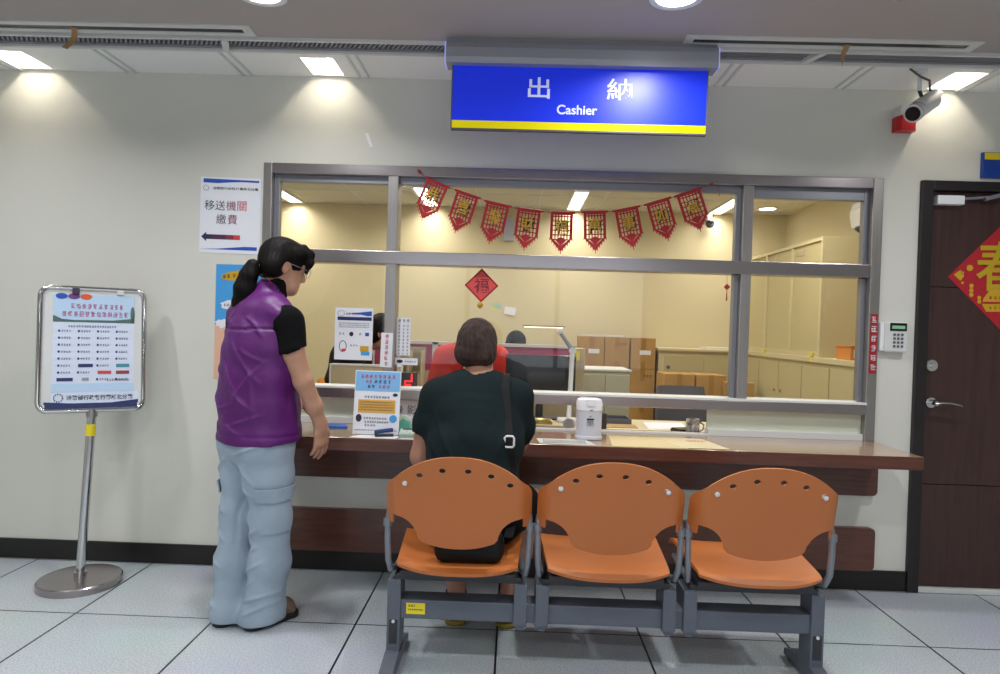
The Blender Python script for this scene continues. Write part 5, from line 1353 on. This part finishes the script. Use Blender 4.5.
# glasses
b = B(); G = lambda p: Vector(wx(np.array([HP(p)]))[0])
for s in (-1, 1):
    b.tube([G((s*.033+.024*math.cos(2*PI*i/18), .103, -.014+.019*math.sin(2*PI*i/18))) for i in range(18)], .0015, 6, closed=True)
    b.tube([G((s*.056, .102, -.008)), G((s*.072, .07, -.006)), G((s*.080, .0, -.004))], .0014, 6)
b.tube([G((-.010, .104, -.010)), G((0, .106, -.006)), G((.010, .104, -.010))], .0014, 6)
b.build('glasses', m_alu, woman, True)

# ================================================== the seated man
MO = (-.115, -.80, 0); mx_ = place(MO, R(2))
man = thing('person', 'seated person in a dark shirt and shorts on the left bench seat, seen from behind', 'person', Vector(MO))
mc = (-.014, .215, 1.190); MR = hrot(R(2), R(8))
mz = .435
MFX = {-1: -.075, 1: .145}; MKX = {-1: -.13, 1: .225}
S = SDF((-.40, -.20, 0), (.40, .58, 1.34), .0052)
S.limb([(0, .02, mz+.10), (0, .035, .66), (0, .075, .80), (0, .12, .92), (0, .135, .99)], [(.150, .105), (.140, .095), (.150, .10), (.160, .095), (.13, .08)], k=.04)
S.limb([(-.15, .14, .985), (.15, .14, .985)], [.052, .052], u=(0, 1, 0), k=.06)
S.limb([(0, .145, 1.00), (0, .185, 1.08), (0, .20, 1.12)], [.062, .056, .056], k=.05)
maL = [(-.160, .14, .982), (-.200, .145, .87), (-.228, .165, .725), (-.19, .32, .770), (-.15, .42, .79)]
maR = [(.162, .14, .982), (.182, .20, .87), (.170, .29, .785), (.12, .38, .79), (.08, .44, .795)]
for q in (maL, maR): S.limb(q, [.058, .053, .047, .041, .030], k=.04, kin=.02)
hand(S, (-.145, .425, .79), (.6, .8, -.02), (0, 0, -1), (1, 0, 0), curl=.35)
hand(S, (.075, .445, .79), (-.5, .8, -.02), (0, 0, -1), (-1, 0, 0), curl=.35)
for s in (-1, 1):
    fx = MFX[s]; kx = MKX[s]
    S.limb([(s*.09, .02, mz+.09), ((s*.09+kx)/2+s*.01, .20, mz+.085), (kx, .37, mz+.060), ((fx+kx)/2, .33, .28), (fx, .27, .10)], [.098, .088, .062, .056, .038], k=.04, kin=.03)
    S.limb([(fx, .24, .055), (fx+s*.01, .34, .055), (fx+s*.025, .45, .04)], [(.034, .036), (.040, .032), (.045, .022)], u=(1, 0, 0), k=.02)
HM = head_skin(S, mc, MR)
S.mesh('body', m_skin2, man, mx_)
face_parts(man, mc, MR, mx_)
S = SDF((-.36, -.18, .48), (.36, .34, 1.12), .006)
S.limb([(0, .015, mz+.10), (0, .03, .66), (0, .07, .80), (0, .115, .92), (0, .13, .975)], [(.182, .140), (.180, .132), (.183, .132), (.188, .124), (.160, .108)], k=.03, kin=.04)
S.limb([(-.150, .135, .990), (-.06, .145, 1.030), (.06, .145, 1.030), (.150, .135, .990)], [.062, .060, .060, .062], u=(0, 1, 0), k=.06)
for q in (maL, maR):
    q = [np.array(p) for p in q]; S.limb([q[0], q[1], q[1]*.62+q[2]*.38], [.068, .066, .064], k=.04); S.limb([q[1]*.45+q[2]*.55, q[1]*.1+q[2]*.9], [.072, .066], k=.003, cut=True)
S.limb([(0, .15, 1.03), (0, .20, 1.14)], [.066, .066], k=.006, cut=True)
S.halfspace((0, 0, .585), (0, 0, -1))
def sfold(X):
    d = .005*vnoise(X, (2.5, 2.5, 3), 31)+.0028*(1-2*np.abs(vnoise(X, (4, 4, 4), 4)))
    for a, c, w_, am in (((-.17, -.0, .94), (-.05, -.1, .72), .014, .010), ((-.20, .03, .86), (-.06, -.09, .66), .014, .010), ((.17, .0, .94), (.08, -.09, .74), .013, .009), ((-.17, -.05, .66), (.06, -.12, .60), .015, .011), ((.18, -.03, .70), (-.02, -.12, .62), .015, .010), ((-.10, .02, 1.0), (.10, .02, .99), .014, .006), ((-.185, .03, .95), (-.19, .02, .74), .008, -.008)):
        d += ridge2(X, a, c, w_*.75, am*.6)
    return d
S.disp(sfold)
shirt = S.mesh('dark_shirt', m_shirt, man, mx_)
S = SDF((-.30, -.18, .40), (.36, .45, .72), .006)
S.limb([(0, -.0, mz+.09), (0, .01, mz+.13), (0, .02, mz+.21)], [(.182, .125), (.182, .125), (.160, .115)], u=(1, 0, 0), k=.03)
for s in (-1, 1): S.limb([(s*.09, .02, mz+.09), ((s*.09+MKX[s])/2+s*.01, .20, mz+.085), ((s*.09+MKX[s]*2)/3, .28, mz+.078)], [.108, .103, .096], k=.04)
S.disp(lambda X: .004*vnoise(X, (4, 4, 4), 9)); S.halfspace((0, 0, .434), (0, 0, -1))
S.mesh('black_shorts', m_tee, man, mx_)
S = SDF((-.15, -.02, 1.03), (.14, .42, 1.37), .0048)
S.ell(HM((0, -.014, .022)), (.086, .104, .100), MR, .02)
S.limb([HM((-.040, -.050, -.040)), HM((.040, -.050, -.040))], [(.046, .046), (.046, .046)], k=.04)
S.ell(HM((0, .120, -.05)), (.085, .085, .10), MR, .012, cut=True)
for s in (-1, 1): S.ell(HM((s*.092, .008, -.030)), (.034, .036, .046), MR, .008, cut=True)
S.disp(lambda X: .0018*vnoise(X, (26, 26, 26), 2))
S.mesh('hair', m_hair2, man, mx_)
for s in (-1, 1):
    fx = MFX[s]
    S = SDF((fx-.1, .15, 0), (fx+.1, .56, .13), .0045)
    S.limb([(fx, .235, .06), (fx+s*.01, .34, .055), (fx+s*.025, .465, .042)], [(.042, .046), (.047, .040), (.050, .028)], u=(1, 0, 0), k=.02, kin=.04)
    S.ell((fx, .26, .115), (.040, .05, .035), k=.01, cut=True); S.halfspace((0, 0, .020), (0, 0, -1)); sh = S.mesh('shoe', mat('charcoal_sneaker', '#23262b', .7), man, mx_)
    S = SDF((fx-.1, .15, -.01), (fx+.1, .56, .05), .0045)
    S.limb([(fx, .232, .014), (fx+s*.01, .34, .014), (fx+s*.025, .47, .014)], [(.047, .04), (.052, .04), (.054, .04)], u=(1, 0, 0), k=.0, kin=.03); S.halfspace((0, 0, .020), (0, 0, 1)); S.halfspace((0, 0, 0), (0, 0, -1))
    S.mesh('sole', mat('mustard_sole', '#8d7a22', .6), sh, mx_)

# shoulder bag resting on the seat behind him, strap over his right shoulder
bag = thing('shoulder_bag', 'black shoulder bag resting on the left bench seat behind the seated man', 'bag', (-.08, -1.0, .43))
m_bag = mat('black_nylon_bag', '#070708', .6, spec=.25, bump=.15, bscale=40)
S = SDF((-.28, -1.07, .39), (.10, -.90, .62), .005)
S.limb([(-.195, -.985, .452), (-.02, -.985, .452)], [(.036, .040), (.036, .040)], u=(0, 1, 0), k=0); S.limb([(-.200, -.980, .490), (-.01, -.980, .490)], [(.032, .045), (.032, .045)], u=(0, 1, 0), k=.02)
S.disp(lambda X: .003*vnoise(X, (6, 6, 6), 14)); S.halfspace((0, 0, .412), (0, 0, -1)); S.mesh('body', m_bag, bag)
b = B(); b.tube([(-.20, -1.014, .482), (-.10, -1.018, .486), (.0, -1.014, .482)], .002, 6); b.build('zip', m_screen, bag, True)
bpy.context.view_layer.update()
bvh = BVHTree.FromObject(shirt, bpy.context.evaluated_depsgraph_get())
def strap_path(pts, off=.005):
    out = []
    for x, z in pts:
        h_ = bvh.ray_cast(Vector((x, -2, z)), Vector((0, 1, 0)))
        out.append((h_[0] if h_[0] else Vector((x, -.66, z)))+Vector((0, -off, 0)))
    return out
sp = strap_path([(.004+.056*q, 1.035-.48*q) for q in [i/24 for i in range(25)]])
last = sp[-1]; sp += [Vector((last.x-.01, (last.y-.94)/2, .535)), Vector((.035, -.955, .50))]
rows = [[p+Vector((-.017, 0, 0)), p+Vector((.017, 0, 0))] for p in sp]
top = sp[0]; over = []
for dy in (.13, .10, .07, .045, .025, .01):
    h_ = bvh.ray_cast(Vector((top.x, top.y+dy, 2)), Vector((0, 0, -1)))
    if h_[0]: over.append([h_[0]+Vector((-.017, 0, .005)), h_[0]+Vector((.017, 0, .005))])
rows = over+rows
b = B(); b.grid(rows, thick=.003); b.build('strap', m_bag, bag, True)
q = min(sp, key=lambda p: abs(p.z-.843)); b = B(); b.tube([q+Vector((sx*.018, -.006, sz*.021)) for sx, sz in ((-1, -.7), (-1, .7), (-.7, 1), (.7, 1), (1, .7), (1, -.7), (.7, -1), (-.7, -1))], .0042, 8, closed=True); b.build('buckle', m_white, bag, True)

# ================================================== clerks inside the office
def clerk(name_label, O, head, m_top, lean, hairm, seatz=.45, hoff=(0, 0, 0)):
    xf = place(O, head); p = thing('person', name_label, 'person', Vector(O))
    hcx = (hoff[0], .02+lean*.20+hoff[1], 1.20-.03*lean+hoff[2]); up = seatz-.45; Rm = hrot(0, R(14))
    sl = min(seatz, .50); S = SDF((-.36, -.25, 0), (.36, .72, 1.46), .008)
    S.limb([(0, 0, seatz+.08), (0, lean*.05, .72+up), (0, lean*.11, .90+up), (0, lean*.14, .99+up)], [(.15, .11), (.14, .10), (.165, .10), (.13, .08)], k=.04)
    S.limb([(-.16, lean*.14, .97+up), (.16, lean*.14, .97+up)], [.05, .05], u=(0, 1, 0), k=.05)
    S.limb([(0, lean*.15, .98+up), (hcx[0], hcx[1]-.02, hcx[2]-.07)], [.052, .05], k=.04)
    arms = []
    for s in (-1, 1):
        a = [(s*.17, lean*.14, .97+up), (s*.215, lean*.14+.04, .83+up*.5), (s*.20, lean*.14+.14, .785+up*.2), (s*.10, lean*.14+.30, .79)]; arms.append(a)
        S.limb(a, [.05, .045, .040, .028], k=.03, kin=.02); hand(S, a[-1], (-s*.4, 1, 0), (0, 0, -1), (-s, 0, 0), curl=.5)
        S.limb([(s*.09, .0, sl+.08), (s*.12, .36, sl+.06), (s*.12, .33, .30), (s*.12, .30, .09)], [.080, .062, .052, .036], k=.04); S.limb([(s*.12, .27, .045), (s*.13, .45, .038)], [(.036, .034), (.042, .028)], k=.02); S.halfspace((0, 0, .005), (0, 0, -1))
    head_skin(S, hcx, Rm); S.mesh('body', m_skin, p, xf)
    S = SDF((-.36, -.25, .05), (.36, .60, .75), .009); S.limb([(0, 0, sl+.09), (0, .03, sl+.12)], [(.165, .12), (.165, .12)], k=.03)
    for s in (-1, 1): S.limb([(s*.09, .0, sl+.08), (s*.12, .36, sl+.06), (s*.12, .33, .30), (s*.12, .30, .10)], [.092, .078, .068, .062], k=.03)
    S.mesh('trousers', m_tee, p, xf)
    for s in (-1, 1):
        S = SDF((s*.125-.09, .15, 0), (s*.125+.09, .56, .12), .008); S.limb([(s*.12, .25, .048), (s*.13, .465, .042)], [(.046, .046), (.050, .036)], k=.02); S.halfspace((0, 0, .002), (0, 0, -1)); S.mesh('shoe', m_screen, p, xf)
    face_parts(p, hcx, Rm, xf)
    S = SDF((-.34, -.22, seatz-.05), (.34, .46, 1.24), .009)
    S.limb([(0, -.005, seatz+.05), (0, lean*.05, .72+up), (0, lean*.11, .90+up), (0, lean*.14, .965+up)], [(.185, .135), (.175, .125), (.195, .125), (.165, .105)], k=.03, kin=.04)
    S.limb([(-.155, lean*.14, .97+up), (-.05, lean*.145, 1.02+up), (.05, lean*.145, 1.02+up), (.155, lean*.14, .97+up)], [.062, .055, .055, .062], u=(0, 1, 0), k=.05)
    for a in arms: S.limb([np.array(a[0]), np.array(a[1]), np.array(a[1])*.3+np.array(a[2])*.7], [.070, .066, .060], k=.05)
    S.limb([(0, lean*.15, 1.035+up), (hcx[0], hcx[1]-.02, hcx[2]-.05)], [.058, .058], k=.006, cut=True)
    S.disp(lambda X: .004*vnoise(X, (3, 3, 3), 6)); S.mesh('top', m_top, p, xf)
    H = lambda q: np.array(hcx)+Rm@np.array(q, float)
    S = SDF(np.array(hcx)-.16, np.array(hcx)+.16, .007)
    S.ell(H((0, -.014, .020)), (.082, .100, .094), Rm, .02); S.limb([H((-.05, -.05, -.05)), H((.05, -.05, -.05))], [(.04, .05), (.04, .05)], k=.03)
    S.ell(H((0, .115, -.055)), (.085, .085, .10), Rm, .012, cut=True); S.mesh('hair', hairm, p, xf)
    return p
clerk('office clerk in a red shirt behind the service window, mostly hidden by the seated man', (-.235, .92, 0), R(180), mat('bright_red_cotton', '#c22a20', .8), .5, m_hair, .56, (0.0, .09, -.02))
clerk('office clerk in a black jacket bent over the desk behind the white glass notice', (-1.09, .93, 0), R(86), mat('black_jacket', '#141211', .8, spec=.2), .6, m_hair, .60, (0, .13, .05))
clerk('dark haired office worker whose head top shows over the magenta partition', (.035, 2.0, 0), R(15), mat('grey_knit', '#5a5a60', .8), .3, m_hair, .45, (0, 0, -.05))
def seat_for(O, head, label, sz=1.0):
    r = dup(bpy.data.objects['office_chair'], (0, 0, 0), label, 'office chairs'); a = -(head-PI)
    r.rotation_euler = (0, 0, a); off = Matrix.Rotation(a, 3, 'Z') @ Vector((0, .17, 0)); r.location = (O[0]+off.x, O[1]+off.y, 0); r.scale = (1, 1, sz)
bpy.data.objects['office_chair']['group'] = 'office chairs'
seat_for((-.235, .92), R(180), 'dark grey office chair under the clerk in the red shirt', .98)
seat_for((-1.09, .93), R(86), 'dark grey office chair under the clerk in the black jacket', .98)
seat_for((.035, 2.0), R(15), 'dark grey office chair under the office worker beyond the magenta partition', .88)
item('orange_pouch', 'small bright orange pouch on the desk in front of the clerk in black', 'pouch', lambda b: b.prism([(-.05, 0), (.05, 0), (.03, .05), (.0, .085), (-.04, .05)], lambda x, z, dd: Vector((-1.085+x, .46+dd, .735+z*2.5)), -.05, .05), mat('bright_orange_fabric', '#e0932a', .6), False)
# ------------------------------------------------------------------ world and colour management
wd = bpy.data.worlds.new('world'); SC.world = wd; wd.use_nodes = True
wd.node_tree.nodes['Background'].inputs[0].default_value = (.75, .87, 1, 1); wd.node_tree.nodes['Background'].inputs[1].default_value = .6
SC.view_settings.view_transform = 'Standard'; SC.view_settings.look = 'None'
SC.view_settings.gamma = 1; SC.view_settings.use_curve_mapping = False
SC.view_settings.exposure = 0.0
SC.cycles.use_denoising = True
SC.cycles.max_bounces = 8; SC.cycles.diffuse_bounces = 4
try: SC.cycles.denoiser = 'OPENIMAGEDENOISE'
except Exception: pass
